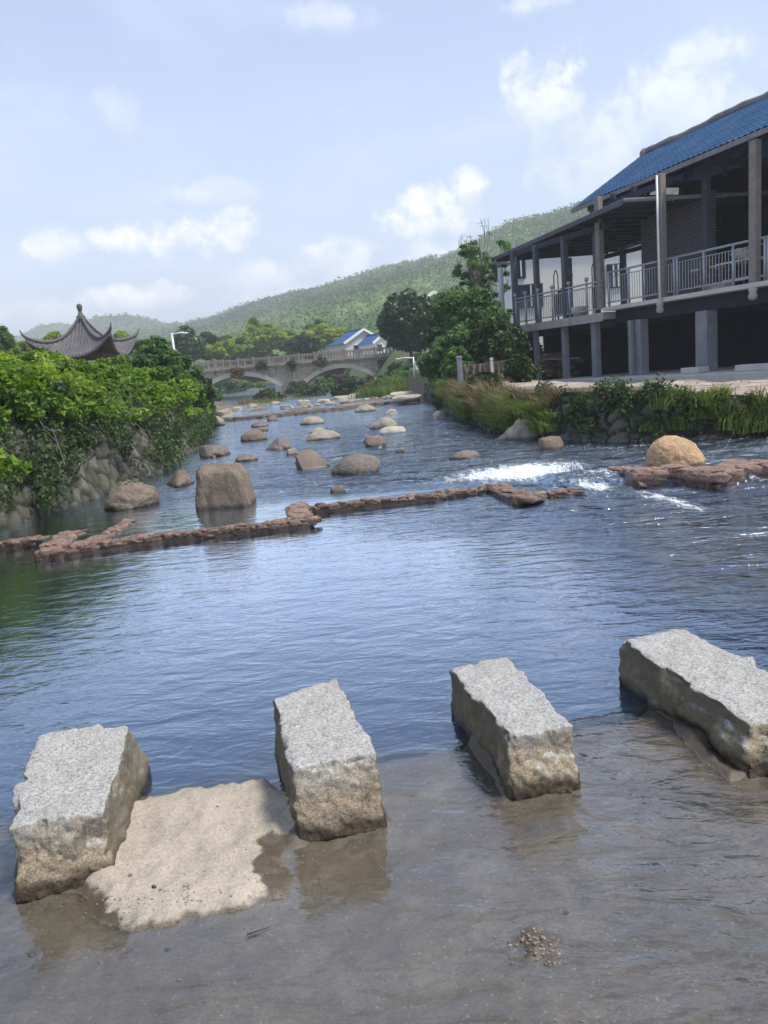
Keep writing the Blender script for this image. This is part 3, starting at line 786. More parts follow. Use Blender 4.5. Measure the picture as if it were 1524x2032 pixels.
def stepping_stone(top, hgt, foot_out, label, seed, rough=1.0, under=0.0):
    """six-sided rough block from its four top corners; foot_out moves the foot of each corner outwards"""
    n = 46
    bm = bmesh.new()
    bmesh.ops.create_cube(bm, size=2.0)
    bmesh.ops.subdivide_edges(bm, edges=bm.edges[:], cuts=n, use_grid_fill=True)
    V = np.array([v.co[:] for v in bm.verts]); Fc = np.array([[v.index for v in f.verts] for f in bm.faces]); bm.free()
    tp = np.array([(*c[:2], (c[2] if len(c) > 2 else hgt)) for c in top])
    ctr = tp[:, :2].mean(0)
    tp[:, :2] = ctr + (tp[:, :2] - ctr) * 1.045
    bt = np.array([(tp[q, 0] + foot_out[q][0], tp[q, 1] + foot_out[q][1], -0.14) for q in range(4)])
    # soften the cube's edges a little, then map it into the block
    ex = 34.0
    L = (np.abs(V) ** ex).sum(1) ** (1 / ex)
    V = V / L[:, None]
    u, v, w = (V[:, 0] + 1) / 2, (V[:, 1] + 1) / 2, (V[:, 2] + 1) / 2
    def bil(c): return (1 - u)[:, None] * (1 - v)[:, None] * c[0] + u[:, None] * (1 - v)[:, None] * c[1] + u[:, None] * v[:, None] * c[2] + (1 - u)[:, None] * v[:, None] * c[3]
    Pt = bil(bt) * (1 - w)[:, None] + bil(tp) * w[:, None]
    # rough split-stone relief along the outward direction
    nx = V / np.linalg.norm(V, axis=1)[:, None]
    sd_ = np.maximum(np.abs(V[:, 0]), np.abs(V[:, 1])) > np.abs(V[:, 2])
    big_ = fbm(Pt[:, 0] * 7 + seed, Pt[:, 1] * 7, Pt[:, 2] * 7, seed, 4, 0.55)
    fin_ = fbm(Pt[:, 0] * 45, Pt[:, 1] * 45 + seed, Pt[:, 2] * 45, seed, 3, 0.6)
    amp = np.where(sd_, 0.019, 0.008) * rough
    out_ = np.where(np.abs(V).max(1, keepdims=True) == np.abs(V), np.sign(V), 0)
    dsp = (amp * big_ + 0.006 * fin_)
    Pt = Pt + nx * dsp[:, None]
    # chipped rim
    rim = np.exp(-((w - 1) / 0.08) ** 2) * np.maximum(np.abs(V[:, 0]), np.abs(V[:, 1])) ** 30
    Pt[:, 2] -= rim * np.clip(fbm(Pt[:, 0] * 16, Pt[:, 1] * 16, 0, seed + 9, 3), 0, 1) * 0.022 * rough
    Pt[:, :2] -= (nx[:, :2] * (rim * np.clip(fbm(Pt[:, 0] * 11, Pt[:, 1] * 11, 0, seed + 4, 3), -0.2, 1) * 0.03 * rough)[:, None])
    if under:
        k = np.exp(-((w - 0.30) / 0.2) ** 2) * (V[:, 0] < -0.9)
        Pt[:, 0] += under * k
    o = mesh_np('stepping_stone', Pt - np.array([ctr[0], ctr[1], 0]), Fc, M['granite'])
    o.location = (ctr[0], ctr[1], 0.0)
    return tag(o, label, 'stepping stone', 'granite stepping stones across the ford')
def T3(pxs, z): return [tuple(onz(px, py, zz_)) for (px, py), zz_ in zip(pxs, z if hasattr(z, '__len__') else [z] * 4)]
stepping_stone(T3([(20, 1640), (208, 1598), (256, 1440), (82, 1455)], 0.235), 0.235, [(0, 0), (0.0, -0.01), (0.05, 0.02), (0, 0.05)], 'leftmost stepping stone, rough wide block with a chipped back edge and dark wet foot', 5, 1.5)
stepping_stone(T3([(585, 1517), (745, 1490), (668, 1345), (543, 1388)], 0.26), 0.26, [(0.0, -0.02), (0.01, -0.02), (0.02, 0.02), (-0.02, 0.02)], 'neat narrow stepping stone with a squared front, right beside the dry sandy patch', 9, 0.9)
stepping_stone(T3([(1012, 1455), (1138, 1437), (1003, 1302), (898, 1330)], 0.215), 0.215, [(-0.03, -0.03), (0.0, -0.02), (0.02, 0.02), (-0.02, 0.02)], 'third stepping stone from the left, long block with tan front and mossy, shade-darkened flank', 14, 1.2)
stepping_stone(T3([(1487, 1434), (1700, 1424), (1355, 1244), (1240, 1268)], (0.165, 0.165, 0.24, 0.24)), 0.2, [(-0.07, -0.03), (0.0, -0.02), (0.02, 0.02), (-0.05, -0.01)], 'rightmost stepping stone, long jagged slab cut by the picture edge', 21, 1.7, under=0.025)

# pebbles and chips lying in the film
rng = np.random.RandomState(4)
Vs, Fs, nb = [], [], 0
for q in range(560):
    px, py = rng.uniform(-20, 1540), rng.uniform(1560, 2040)
    p = onz(px, py, -0.05)
    if p[1] > crest(p[0]) - 0.02: continue
    z = ford_z(np.array([p[0]]), np.array([p[1]]))[0][0]
    s_ = rng.uniform(0.0012, 0.0034) * (2.2 if rng.rand() < 0.06 else 1)
    V, Fc = rock_shape(2, q, (s_, s_ * rng.uniform(0.6, 1.0), s_ * 0.6), 2, 0.2)
    Vs.append(V + np.array([p[0], p[1], z + s_ * 0.3])); Fs.append(Fc + nb); nb += len(V)
for q in range(90):
    p = np.array([0.325 + rng.normal() * 0.05, 1.93 + rng.normal() * 0.055])
    z = ford_z(np.array([p[0]]), np.array([p[1]]))[0][0]
    s_ = rng.uniform(0.002, 0.0065)
    V, Fc = rock_shape(2, q + 900, (s_, s_ * 0.8, s_ * 0.7), 2, 0.2)
    Vs.append(V + np.array([p[0], p[1], z + s_ * 0.3])); Fs.append(Fc + nb); nb += len(V)
for q in range(110):
    k = rng.uniform(0, 1) * (len(lipx) - 3) + 1
    lxq = np.interp(k, range(len(lipx)), lipx); lyq = np.interp(k, range(len(lipx)), lipy)
    p = np.array([lxq + rng.normal() * 0.02, lyq + rng.uniform(-0.01, 0.09)])
    z = ford_z(np.array([p[0]]), np.array([p[1]]))[0][0]
    s_ = rng.uniform(0.002, 0.0055)
    V, Fc = rock_shape(2, q + 2000, (s_, s_ * 0.8, s_ * 0.7), 2, 0.2)
    Vs.append(V + np.array([p[0], p[1], z + s_ * 0.2])); Fs.append(Fc + nb); nb += len(V)
m = m_plain('pebble_mix', (0.20, 0.18, 0.15), 0.6, 0.7, 30.0)
tag(mesh_np('pebbles', np.concatenate(Vs), np.concatenate(Fs), m), 'small pale pebbles scattered over the wet ford', kind='stuff')
# a fallen twig and a dark stone by the lip
p = onz(510, 1852, -0.035)
b = MB().tube([p + np.array([-0.03, -0.008, 0.004]), p + np.array([-0.005, 0, 0.006]), p + np.array([0.035, 0.016, 0.004])], [0.002, 0.0028, 0.0012], 6)
tag(b.build('twig', M['iron']), 'thin dark twig lying in the wet foreground before the second stone', 'twig')
for (px, py, s_, lab) in [(332, 1881, 0.007, 'small black pebble in the wet foreground below the sandy patch'), (309, 1783, 0.009, 'grey stone chip on the broken front edge of the sandy patch'), (1124, 1808, 0.007, 'small black chip in the wet foreground right of the rubble heap')]:
    p = onz(px, py, -0.04)
    V, Fc = rock_shape(3, int(px), (s_, s_ * 0.8, s_ * 0.7), 3, 0.2)
    z = ford_z(np.array([p[0]]), np.array([p[1]]))[0][0]
    o = mesh_np('pebble', V, Fc, M['grand']); o.location = (p[0], p[1], max(z, -0.045) + s_ * 0.3)
    tag(o, lab, 'pebble')

# ---- low zigzag walls of reddish stones
def stone_wall(pts, width, top, label, seed, mt, size=0.13, bottom=-0.35, name='stone_wall', flat=1.0, grp='low red stone walls across the stream'):
    """rubble wall along a polyline: mortar core + a skin of individual stones, all one mesh"""
    rng = np.random.RandomState(seed)
    Vs, Fs, nb = [], [], 0
    def put(V, Fc):
        nonlocal nb
        Vs.append(V); Fs.append(Fc + nb); nb += len(V)
    for (a, b_) in zip(pts[:-1], pts[1:]):
        a, b_ = np.array(a[:2], float), np.array(b_[:2], float)
        L = np.linalg.norm(b_ - a); d = (b_ - a) / L; nrm_ = np.array([-d[1], d[0]])
        # core
        Vc, Fc = ICO[3]
        Vc = np.sign(Vc) * np.abs(Vc) ** 0.25; Vc = Vc / np.abs(Vc).max(1, keepdims=True)
        c = (a + b_) / 2; hz = (top - 0.042 - bottom) / 2
        K = np.stack([Vc[:, 0] * (L / 2 + width * 0.25), Vc[:, 1] * width * 0.47, Vc[:, 2] * hz], 1)
        put(np.stack([c[0] + K[:, 0] * d[0] + K[:, 1] * nrm_[0], c[1] + K[:, 0] * d[1] + K[:, 1] * nrm_[1], bottom + hz + K[:, 2]], 1), Fc)
        # courses on both faces and the top
        for side_, rows in ((-1, 2 if top > 0.15 else 1), (1, 1), (0, 1)):
            for rr in range(rows):
                s_ = -width * 0.2
                while s_ < L + width * 0.2:
                    ln = size * rng.uniform(0.7, 1.6)
                    hh = size * rng.uniform(0.36, 0.55)
                    if side_ == 0:
                        z = top - 0.035 * flat + rng.uniform(-0.014, 0.012); off = rng.uniform(-0.15, 0.15) * width; sz_ = (ln * 0.56, width * rng.uniform(0.32, 0.46), 0.036 * flat)
                    else:
                        hh *= 0.62
                        z = top - hh - 0.012 - rr * size * 0.55 + rng.uniform(-0.016, 0.012); off = side_ * width * (0.26 + 0.06 * rr + rng.uniform(-0.05, 0.05)); sz_ = (ln * 0.56, size * 0.45, hh)
                    V, Fc2 = rock_shape(2 if name != 'stone_wall' else 3, rng.randint(1 << 20), sz_, 3, 0.2, 1.25)
                    an = rng.normal() * 0.2
                    x_, y_ = V[:, 0] * math.cos(an) - V[:, 1] * math.sin(an), V[:, 0] * math.sin(an) + V[:, 1] * math.cos(an)
                    cx = a + d * (s_ + ln / 2) + nrm_ * off
                    put(np.stack([cx[0] + x_ * d[0] + y_ * nrm_[0], cx[1] + x_ * d[1] + y_ * nrm_[1], z + V[:, 2]], 1), Fc2)
                    s_ += ln
    V = np.concatenate(Vs)
    c = np.array([V[:, 0].mean(), V[:, 1].mean(), 0.0])
    o = mesh_np(name, V - c, np.concatenate(Fs), mt)
    o.location = c
    return tag(o, label, 'stone wall', grp)
TOPW = 0.105
def pw(lst, z=TOPW): return [tuple(onz(px, py - 7, z)[:2]) for px, py in lst]
stone_wall(pw([(-260, 1098), (-40, 1082), (60, 1072), (135, 1066)]), 0.19, TOPW, 'low stone wall running out of the picture at the left edge, behind the thick slab', 101, M['redst'])
stone_wall(pw([(98, 1096), (140, 1062)]), 0.30, TOPW + 0.015, 'short thick block of red stones crossing between the two left walls', 102, M['redst'], 0.18)
stone_wall(pw([(165, 1084), (222, 1060), (252, 1040)]), 0.18, TOPW + 0.01, 'short low spur of red stones pointing back towards the mossy tan boulder', 103, M['redst'])
stone_wall(pw([(110, 1094), (200, 1080), (330, 1062), (470, 1048), (606, 1034)]), 0.17, TOPW, 'longest low stone wall from the thick slab to the step before the big boulder', 104, M['redst'], 0.11)
stone_wall(pw([(592, 1034), (588, 1012)]), 0.30, TOPW + 0.02, 'square red step of flat stones joining the two middle walls', 105, M['redst'], 0.16)
stone_wall(pw([(580, 1012), (700, 1000), (850, 985), (985, 966)]), 0.16, TOPW, 'low stone wall from the square step to the bend beside the white rapid', 106, M['redst'], 0.11)
stone_wall(pw([(985, 966), (1040, 988)]), 0.32, TOPW + 0.01, 'bent thick piece of wall turning towards the viewer beside the rapid', 107, M['redst'], 0.18)
stone_wall(pw([(1030, 988), (1128, 976)]), 0.17, TOPW, 'short wall end of red stones standing at the edge of the rapid gap', 108, M['redst'])
stone_wall(pw([(1262, 936), (1340, 930), (1400, 936)], 0.2), 0.36, 0.2, 'thick flat-topped stone wall right of the rapid, under the orange boulder', 109, M['redst'], 0.2)
stone_wall(pw([(1390, 938), (1470, 924), (1560, 919), (1750, 905)], 0.2) + [(9.5, 9.3), (13.2, 8.9)], 0.40, 0.2, 'pale flat-topped wall leaving the picture at the right edge', 110, M['redst'], 0.2)
stone_wall(pw([(1222, 930), (1258, 937)], 0.14), 0.22, 0.14, 'sunken dark wall stub washed by the right side of the rapid', 111, M['redst'], 0.12)

# ---- far weir and its loose stones
M['weird'] = m_rock('dark_wet_weir_stone', (0.05, 0.042, 0.038), (0.12, 0.10, 0.085), (0.22, 0.19, 0.16), 5.0, 40)
wp = [tuple(onz(px, py, 0.27)[:2]) for px, py in [(405, 832), (520, 822), (640, 810), (740, 799), (832, 789)]]
stone_wall(wp, 0.5, 0.27, 'long low weir of dark stones across the stream before the bridge', 120, M['weird'], 0.24, -0.2, 'weir', 1.0, None)
rng = np.random.RandomState(77)
proto = []
for q in range(4):
    V, Fc = rock_shape(3, 300 + q, (0.5, 0.36, 0.26), 3, 0.16, 1.2)
    proto.append(mesh_np('river_stone', V, Fc, M['granp'] if q % 2 else M['grang']))
used = [False] * 4
def river_stone(px, py, z, s_, label, grp):
    q = rng.randint(4)
    c = onz(px, py, z)
    o = proto[q]
    if used[q]:
        o = proto[q].copy(); COL.objects.link(o)
    used[q] = True
    o.location = c; o.scale = (s_, s_, s_ * rng.uniform(0.7, 1.1)); o.rotation_euler = (0, 0, rng.uniform(0, 6))
    tag(o, label, 'stone', grp)
for px, py in zip(np.linspace(600, 822, 15), np.linspace(808, 784, 15)):
    river_stone(px + rng.uniform(-4, 4), py - 2, 0.3, rng.uniform(0.30, 0.46), 'pale block in the even row of stones along the crest of the far weir', 'stones in a row on the far weir')
for px, py, s_, lab in [(602, 800, 1.3, 'biggest dark river rock behind the weir below the bridge pier'), (446, 822, 1.7, 'broad flat slab lying behind the left end of the weir'), (470, 812, 1.2, 'grey rock between the broad slab and the dry grass under the left arch'),
                        (500, 806, 1.0, 'rounded stone left of the dry grass clump under the left arch'), (570, 808, 1.2, 'flat stone left of the biggest dark rock behind the weir'), (640, 797, 1.2, 'stone right of the biggest dark rock behind the weir'), (676, 792, 1.5, 'pale boulder below the dark bush under the right arch'),
                        (700, 788, 1.4, 'pale boulder beside the orange bush behind the weir'), (545, 800, 1.1, 'stone lying in the shallows before the bridge pier'), (425, 834, 1.1, 'small stone at the left bank end of the weir')]:
    river_stone(px, py, 0.30, s_ * 0.72, lab, 'river rocks behind the weir')
for q, (px, py, s_, lab) in enumerate([(800, 780, 3.4, 'upper stone slab step at the right end of the weir'), (806, 787, 3.0, 'lower stone slab step at the right end of the weir')]):
    c = onz(px, py, 0.45)
    V, Fc = rock_shape(4, 700 + q, (s_ * 0.24, 0.5, 0.10), 2, 0.08, 2.0)
    o = mesh_np('stone_step', V, Fc, M['granp']); o.location = c
    tag(o, lab, 'step', 'stone steps')

# ---- masonry faces: real relief from a Voronoi of stones
def masonry(name, path, cell, relief, mt, label, cat, seed, step=0.04, squash=1.0, grp=None, rot=0.0, back=0.6):
    """path: list of (foot xyz, head xyz) stations; a sheet of raised stones with a solid back edge"""
    A = np.array([q[0] for q in path], float); B = np.array([q[1] for q in path], float)
    L = np.concatenate([[0], np.cumsum(np.linalg.norm(np.diff(A[:, :2], axis=0), axis=1))])
    nu = int(L[-1] / step) + 2
    u = np.linspace(0, L[-1], nu)
    Ai = np.stack([np.interp(u, L, A[:, k]) for k in range(3)], -1); Bi = np.stack([np.interp(u, L, B[:, k]) for k in range(3)], -1)
    hgt = np.linalg.norm(Bi - Ai, axis=1).mean()
    nv = int(hgt / step) + 2
    v = np.linspace(0, 1, nv)
    Pg = Ai[:, None, :] * (1 - v)[None, :, None] + Bi[:, None, :] * v[None, :, None]
    tu = np.gradient(Ai, axis=0); tu /= np.linalg.norm(tu, axis=1)[:, None] + 1e-9
    tv = Bi - Ai; tv /= np.linalg.norm(tv, axis=1)[:, None] + 1e-9
    nr = np.cross(tu, tv)
    U_, V_ = np.meshgrid(u, v * hgt, indexing='ij')
    a_, b_ = U_ * math.cos(rot) + V_ * math.sin(rot), -U_ * math.sin(rot) + V_ * math.cos(rot)
    wob = 0.25 * cell * fbm(U_ * 2, V_ * 2, 0, seed + 3, 2)
    f1, f2, cid = vor((a_ + wob) / cell, (b_ + wob) / (cell * squash), seed)
    edge = sst(f2 - f1, 0.02, 0.26)
    dsp = relief * (edge * (0.55 + 0.75 * cid) + 0.16 * fbm(U_ * 9, V_ * 9, 0, seed, 4)) - relief * 0.5
    Pg = Pg + nr[:, None, :] * dsp[:, :, None]
    Pg[:, -1, :] -= nr * back; Pg[:, -1, 2] -= 0.02
    c = Pg.reshape(-1, 3).mean(0); c[2] = A[:, 2].min()
    o = mesh_np(name, Pg.reshape(-1, 3) - c, grid_faces(nu, nv), mt, attrs={'var': cid, 'edge': edge})
    o.location = c
    return tag(o, label, cat, grp)
def m_masonry(name, joint, tones, moss=0.4):
    m, t, out = mat(name)
    P = pos(t)
    v, e = attr(t, 'var'), attr(t, 'edge')
    n = t.noise(P, 8.0, 7.0, 0.7)
    col = t.ramp(t.math('ADD', v, t.math('MULTIPLY', t.math('SUBTRACT', n, 0.5), 0.9)), [(0.05, tones[0]), (0.5, tones[1]), (0.95, tones[2])])
    col = t.mix(t.math('SUBTRACT', 1.0, e), col, joint)
    ms = t.math('MULTIPLY', t.sstep(t.noise(P, 1.8, 6.0, 0.65), 0.48, 0.66), moss)
    col = t.mix(ms, col, (0.045, 0.06, 0.02))
    pbsdf(t, out, col, 0.9, n, 0.6, 0.03)
    return m
M['bankst'] = m_masonry('bank_masonry', (0.010, 0.009, 0.007), [(0.03, 0.028, 0.024), (0.062, 0.058, 0.05), (0.13, 0.122, 0.108)], 0.6)
ys = np.concatenate([np.arange(-3, 36, 1.5)])
pth = []
for y in ys:
    x0 = float(leftx(y)) + 0.12
    pth.append(((x0, y, -0.3 if y < 34 else 0.1), (x0 - 1.25, y, 1.62)))

masonry('retaining_wall', pth, 0.34, 0.09, M['bankst'], 'sloping dark masonry bank wall of slanting stones along the left side of the stream', 'retaining wall', 131, 0.03, 0.5, rot=0.9)
pth = []
for (x, y) in [(2.3, 37), (2.4, 30), (2.48, 24), (2.62, 18), (2.92, 15.8), (3.66, 14.1), (4.55, 12.92), (7, 12.55), (12.0, 12.3), (13.4, 9)]:
    pth.append(((x - 0.02, y - 0.06, -0.2), (x + 0.16, y + 0.14, 0.64 + 0.38 * float(1 - sst(x, 4.2, 7.0)))))
masonry('retaining_wall', pth, 0.3, 0.08, M['bankst'], 'low stone edge wall under the grassy right bank before the stilt house', 'retaining wall', 137, 0.05, 0.7)
# ================================================================ bridge
m, t, out = mat('bridge_stone')
P = pos(t)
n = t.noise(P, 0.9, 8.0, 0.7)
st = t.noise(t.n('ShaderNodeMapping', i={0: P, 'Scale': (2.6, 2.6, 0.35)}).outputs[0], 1.0, 6.0, 0.7)
br = t.n('ShaderNodeTexBrick', i={'Vector': t.n('ShaderNodeMapping', i={0: P, 'Rotation': (math.pi / 2, 0, 0)}).outputs[0], 'Scale': 1.0, 'Color1': (0.42, 0.37, 0.30, 1), 'Color2': (0.32, 0.28, 0.23, 1), 'Mortar': (0.12, 0.11, 0.10, 1), 'Mortar Size': 0.02, 'Brick Width': 0.9, 'Row Height': 0.36})
c = t.mix(0.6, br.outputs[0], t.ramp(n, [(0.3, (0.12, 0.10, 0.085)), (0.55, (0.38, 0.33, 0.27)), (0.75, (0.54, 0.48, 0.40))]))
c = t.mix(t.math('MULTIPLY', t.sstep(st, 0.48, 0.66), 0.75), c, (0.05, 0.047, 0.04))
pbsdf(t, out, c, 0.9, n, 0.6, 0.08)
M['bridge'] = m
BY, BW = 80.0, 4.2
def bx(px): return float(atY(px, 760, BY)[0])
def bz(px, py): return float(atY(px, py, BY)[2])
br_ = empty('stone_bridge', (bx(580), BY, 0), 'old grey two-arched stone footbridge with a thin balustrade, crossing the stream', 'bridge')
DECK = 3.42
M['ring'] = m_plain('pale_arch_stone', (0.50, 0.45, 0.375), 0.9, 0.3, 0.9)
AR = [(bx(392), bx(557), 1.02, 2.52), (bx(604), bx(748), 1.02, 2.50)]
def soffit(x):
    for (a, b_, zs, zc) in AR:
        if a <= x <= b_:
            w = (b_ - a) / 2; h = zc - zs; Rr = (w * w + h * h) / (2 * h)
            return zs + math.sqrt(max(0, Rr * Rr - (x - (a + b_) / 2) ** 2)) - (Rr - h)
    return 0.1
xs = sorted(set([bx(330), bx(800)] + [AR[q][k] + e for q in (0, 1) for k in (0, 1) for e in (-0.001, 0.001)] + list(np.linspace(AR[0][0], AR[0][1], 33)[1:-1]) + list(np.linspace(AR[1][0], AR[1][1], 33)[1:-1])))
mb = MB()
vs, fs = [], []
for x in xs:
    z = soffit(x)
    vs += [(x, BY, z), (x, BY, DECK - 0.32), (x, BY + BW, DECK - 0.32), (x, BY + BW, z)]
for q in range(len(xs) - 1):
    a, b_ = q * 4, q * 4 + 4
    fs += [(a, b_, b_ + 1, a + 1), (a + 3, a + 2, b_ + 2, b_ + 3), (a, a + 3, b_ + 3, b_), (a + 1, b_ + 1, b_ + 2, a + 2)]
mb.add(vs, fs)
local(br_, mb).build('spandrel_wall', M['bridge'], br_)
for (a, b_, zs, zc) in AR:
    mb = MB()
    w = (b_ - a) / 2; h = zc - zs; Rr = (w * w + h * h) / (2 * h); cx, cz = (a + b_) / 2, zc - Rr
    an0 = math.asin(w / Rr)
    vs, fs = [], []
    K = 34
    for q in range(K + 1):
        an = -an0 + 2 * an0 * q / K
        for (rr, yy) in ((Rr - 0.01, BY - 0.07), (Rr + 0.42, BY - 0.07), (Rr + 0.42, BY + 0.1), (Rr - 0.01, BY + 0.1)):
            vs.append((cx + rr * math.sin(an), yy, cz + rr * math.cos(an)))
    for q in range(K):
        i0, i1 = q * 4, q * 4 + 4
        fs += [(i0, i1, i1 + 1, i0 + 1), (i0 + 1, i1 + 1, i1 + 2, i0 + 2), (i0, i0 + 3, i1 + 3, i1)]
    mb.add(vs, fs)
    local(br_, mb).build('arch_ring', M['ring'], br_)
mb = MB()
px0, px1 = bx(322), bx(812)
mb.box(((px0 + px1) / 2, BY + BW / 2, DECK - 0.22), (px1 - px0, BW + 0.5, 0.16))
mb.box(((px0 + px1) / 2, BY + BW / 2, DECK - 0.06), (px1 - px0, BW + 0.75, 0.14))
local(br_, mb).build('deck', M['bridge'], br_)
mb = MB().box(((AR[0][1] + AR[1][0]) / 2, BY + BW / 2, 0.4), (AR[1][0] - AR[0][1] + 0.1, BW + 0.9, 1.25))
local(br_, mb).build('pier', M['bridge'], br_, 0.05)
M['rail_st'] = m_plain('weathered_balustrade', (0.235, 0.20, 0.175), 0.85, 0.35, 1.5)
for yy in (BY + 0.12, BY + BW - 0.12):
    mb = MB()
    rl, rr = bx(355), bx(779)
    mb.bar((rl, yy, DECK + 0.74), (rr, yy, DECK + 0.74), 0.14, 0.10)
    mb.bar((rl, yy, DECK + 0.14), (rr, yy, DECK + 0.14), 0.12, 0.08)
    x = rl
    while x < rr:
        mb.bar((x, yy, DECK + 0.16), (x, yy, DECK + 0.70), 0.075)
        x += 0.31
    rail = local(br_, mb).build('balustrade', M['rail_st'], br_)
    for x in np.linspace(rl, rr, 15):
        mb = MB().bar((x, yy, DECK - 0.02), (x, yy, DECK + 0.90), 0.22)
        local(br_, mb).build('post', M['rail_st'], rail, 0.02)

# ================================================================ pavilion
M['tile'] = m_plain('grey_roof_tile', (0.095, 0.088, 0.098), 0.75, 0.5, 1.6)
M['tiled'] = m_plain('dark_ridge_tile', (0.10, 0.088, 0.095), 0.75, 0.35, 3.0)
pv = atY(171, 700, 42.0)
PZ = 1.80
pav = empty('pavilion', (pv[0], pv[1], PZ), 'square pavilion with a steep grey tiled roof and upswept corners above the left bank', 'pavilion', rz=math.atan2(-0.92, 0.39) + 0.375)
RD, ZE, ZP = 2.72, 1.95, 4.10                    # half diagonal, eave, peak (heights above PZ)
def pav_pt(side, u, v, dz=0.0):
    a = side * math.pi / 2
    k = abs(u)
    ext = 1 + 0.10 * k ** 4 * (1 - v)
    c0 = np.array([math.cos(a), math.sin(a)]); c1 = np.array([math.cos(a + math.pi / 2), math.sin(a + math.pi / 2)])
    e = (c0 * (1 - u) / 2 + c1 * (1 + u) / 2)
    p = e * RD * (1 - v) * ext
    w = v ** 1.0
    z = ZE + (ZP - ZE) * (0.36 * w + 0.64 * w ** 2.6) + 0.98 * k ** 2.6 * (1 - v) ** 2.2
    return np.array([p[0], p[1], z + dz])
for side in range(4):
    nu, nv = 121, 26
    V = np.zeros((nu, nv, 3))
    for a_, u in enumerate(np.linspace(-1, 1, nu)):
        for b_, v in enumerate(np.linspace(0, 0.985, nv)):
            # ribs run straight up the slope: lateral place stays fixed while u widens towards the peak
            lat = u * (1 - v)
            V[a_, b_] = pav_pt(side, u, v) + np.array([0, 0, 0.085 * max(0, math.cos(lat * math.pi * 22)) ** 0.7])
    mesh_np('roof_slope', V.reshape(-1, 3), grid_faces(nu, nv), M['tile'], pav)
    V2 = np.array([[pav_pt(side, u, v, -0.13) for v in np.linspace(0, 0.985, 12)] for u in np.linspace(-1, 1, 31)])
    mesh_np('roof_underside', V2.reshape(-1, 3), grid_faces(31, 12)[:, ::-1], M['redwood'], pav)
    mb = MB()
    up_ = [pav_pt(side, u, 0, -0.05) * np.array([1.004, 1.004, 1]) for u in np.linspace(-1, 1, 31)]
    mb.tube(up_, 0.075, 6)
    mb.build('eave_board', M['tiled'], pav)
    # the hip ridge with its curled tip
    rp = [pav_pt(side, -1, v, 0.09) for v in np.linspace(0.97, 0, 18)]
    d = rp[-1] - rp[-2]
    rp += [rp[-1] + d * 0.8 + np.array([0, 0, 0.08]), rp[-1] + d * 1.4 + np.array([0, 0, 0.28])]
    MB().tube(rp, [0.085] * 18 + [0.06, 0.025], 8).build('hip_ridge', M['tiled'], pav)
    a = side * math.pi / 2
    q = np.array([math.cos(a), math.sin(a)]) * RD * 0.66
    MB().tube([(q[0], q[1], -0.3), (q[0], q[1], 2.1)], 0.12, 12).build('column', M['redwood'], pav)
    q2 = np.array([math.cos(a + math.pi / 2), math.sin(a + math.pi / 2)]) * RD * 0.66
    MB().bar((*q, 1.92), (*q2, 1.92), 0.12, 0.22).bar((*q, 1.35), (*q2, 1.35), 0.08, 0.10).build('beam', M['redwood'], pav)
    MB().bar((*(q * 0.98), 0.5), (*(q2 * 0.98), 0.5), 0.3, 0.07).build('bench', M['redwood'], pav)
MB().lathe((0, 0, ZP - 0.1), [(0.22, -0.1), (0.23, 0.05), (0.14, 0.14), (0.10, 0.26), (0.09, 0.32), (0.125, 0.42), (0.15, 0.54), (0.13, 0.64), (0.06, 0.70), (0.0, 0.71)], 16).build('finial', M['tiled'], pav)

# ================================================================ houses beyond the bridge
M['bluet'] = m_plain('blue_tile_roof', (0.022, 0.085, 0.24), 0.85, 0.3, 3.0)
M['cream'] = m_plain('cream_render', (0.62, 0.58, 0.50), 0.85, 0.1, 1.0)
def gable_house(px, py, Y, rot, w, l, zg, ze, zr, label, wall, rm='bluet', grp='blue-roofed houses beyond the bridge'):
    c = atY(px, py, Y)
    h = empty('house', (c[0], c[1], zg), label, 'house', grp, rot)
    he, hr = ze - zg, zr - zg
    mb = MB()
    vs = [(-w / 2, 0, 0), (w / 2, 0, 0), (w / 2, 0, he), (0, 0, hr), (-w / 2, 0, he)]
    vs += [(x, l, z) for (x, y, z) in vs]
    mb.add(vs, [(0, 1, 2, 3, 4), (9, 8, 7, 6, 5), (0, 5, 6, 1), (1, 6, 7, 2), (0, 4, 9, 5)])
    mb.build('wall', wall, h)
    for sgn in (-1, 1):
        n1 = 60
        V = np.zeros((n1, 8, 3))
        for a, y in enumerate(np.linspace(-0.35, l + 0.35, n1)):
            for b, k in enumerate(np.linspace(0, 1.14, 8)):
                V[a, b] = (sgn * w / 2 * k, y, hr + 0.10 - (hr - he) * k + 0.05 * math.cos(y * 2 * math.pi / 0.5) )
        mesh_np('roof', V.reshape(-1, 3), grid_faces(n1, 8), M[rm], h)
        # white verge board on the gable that faces us
        MB().bar((0, -0.42, hr + 0.07), (sgn * w / 2 * 1.14, -0.42, hr + 0.07 - (hr - he) * 1.14), 0.1, 0.32).build('verge_board', M['white'], h)
    MB().tube([(0, -0.4, hr + 0.16), (0, l + 0.4, hr + 0.16)], 0.12, 8).build('ridge', M[rm], h)
    for x in (-w * 0.22, w * 0.22):
        f = MB().box((x, -0.03, he * 0.62), (0.9, 0.08, 1.0)).build('window', M['white'], h)
        MB().box((x, -0.08, he * 0.62), (0.76, 0.03, 0.86)).build('pane', M['glass'], f)
    return h
gable_house(722, 690, 110.0, rad(27), 5.6, 8.5, 3.9, 6.2, 7.75, 'larger cream gabled house with a blue tiled roof, left of its smaller neighbour', M['cream'])
gable_house(762, 690, 106.0, rad(27), 3.2, 4.5, 3.9, 5.7, 6.75, 'smaller white house with a blue roof, half behind the dark round tree', M['white'])
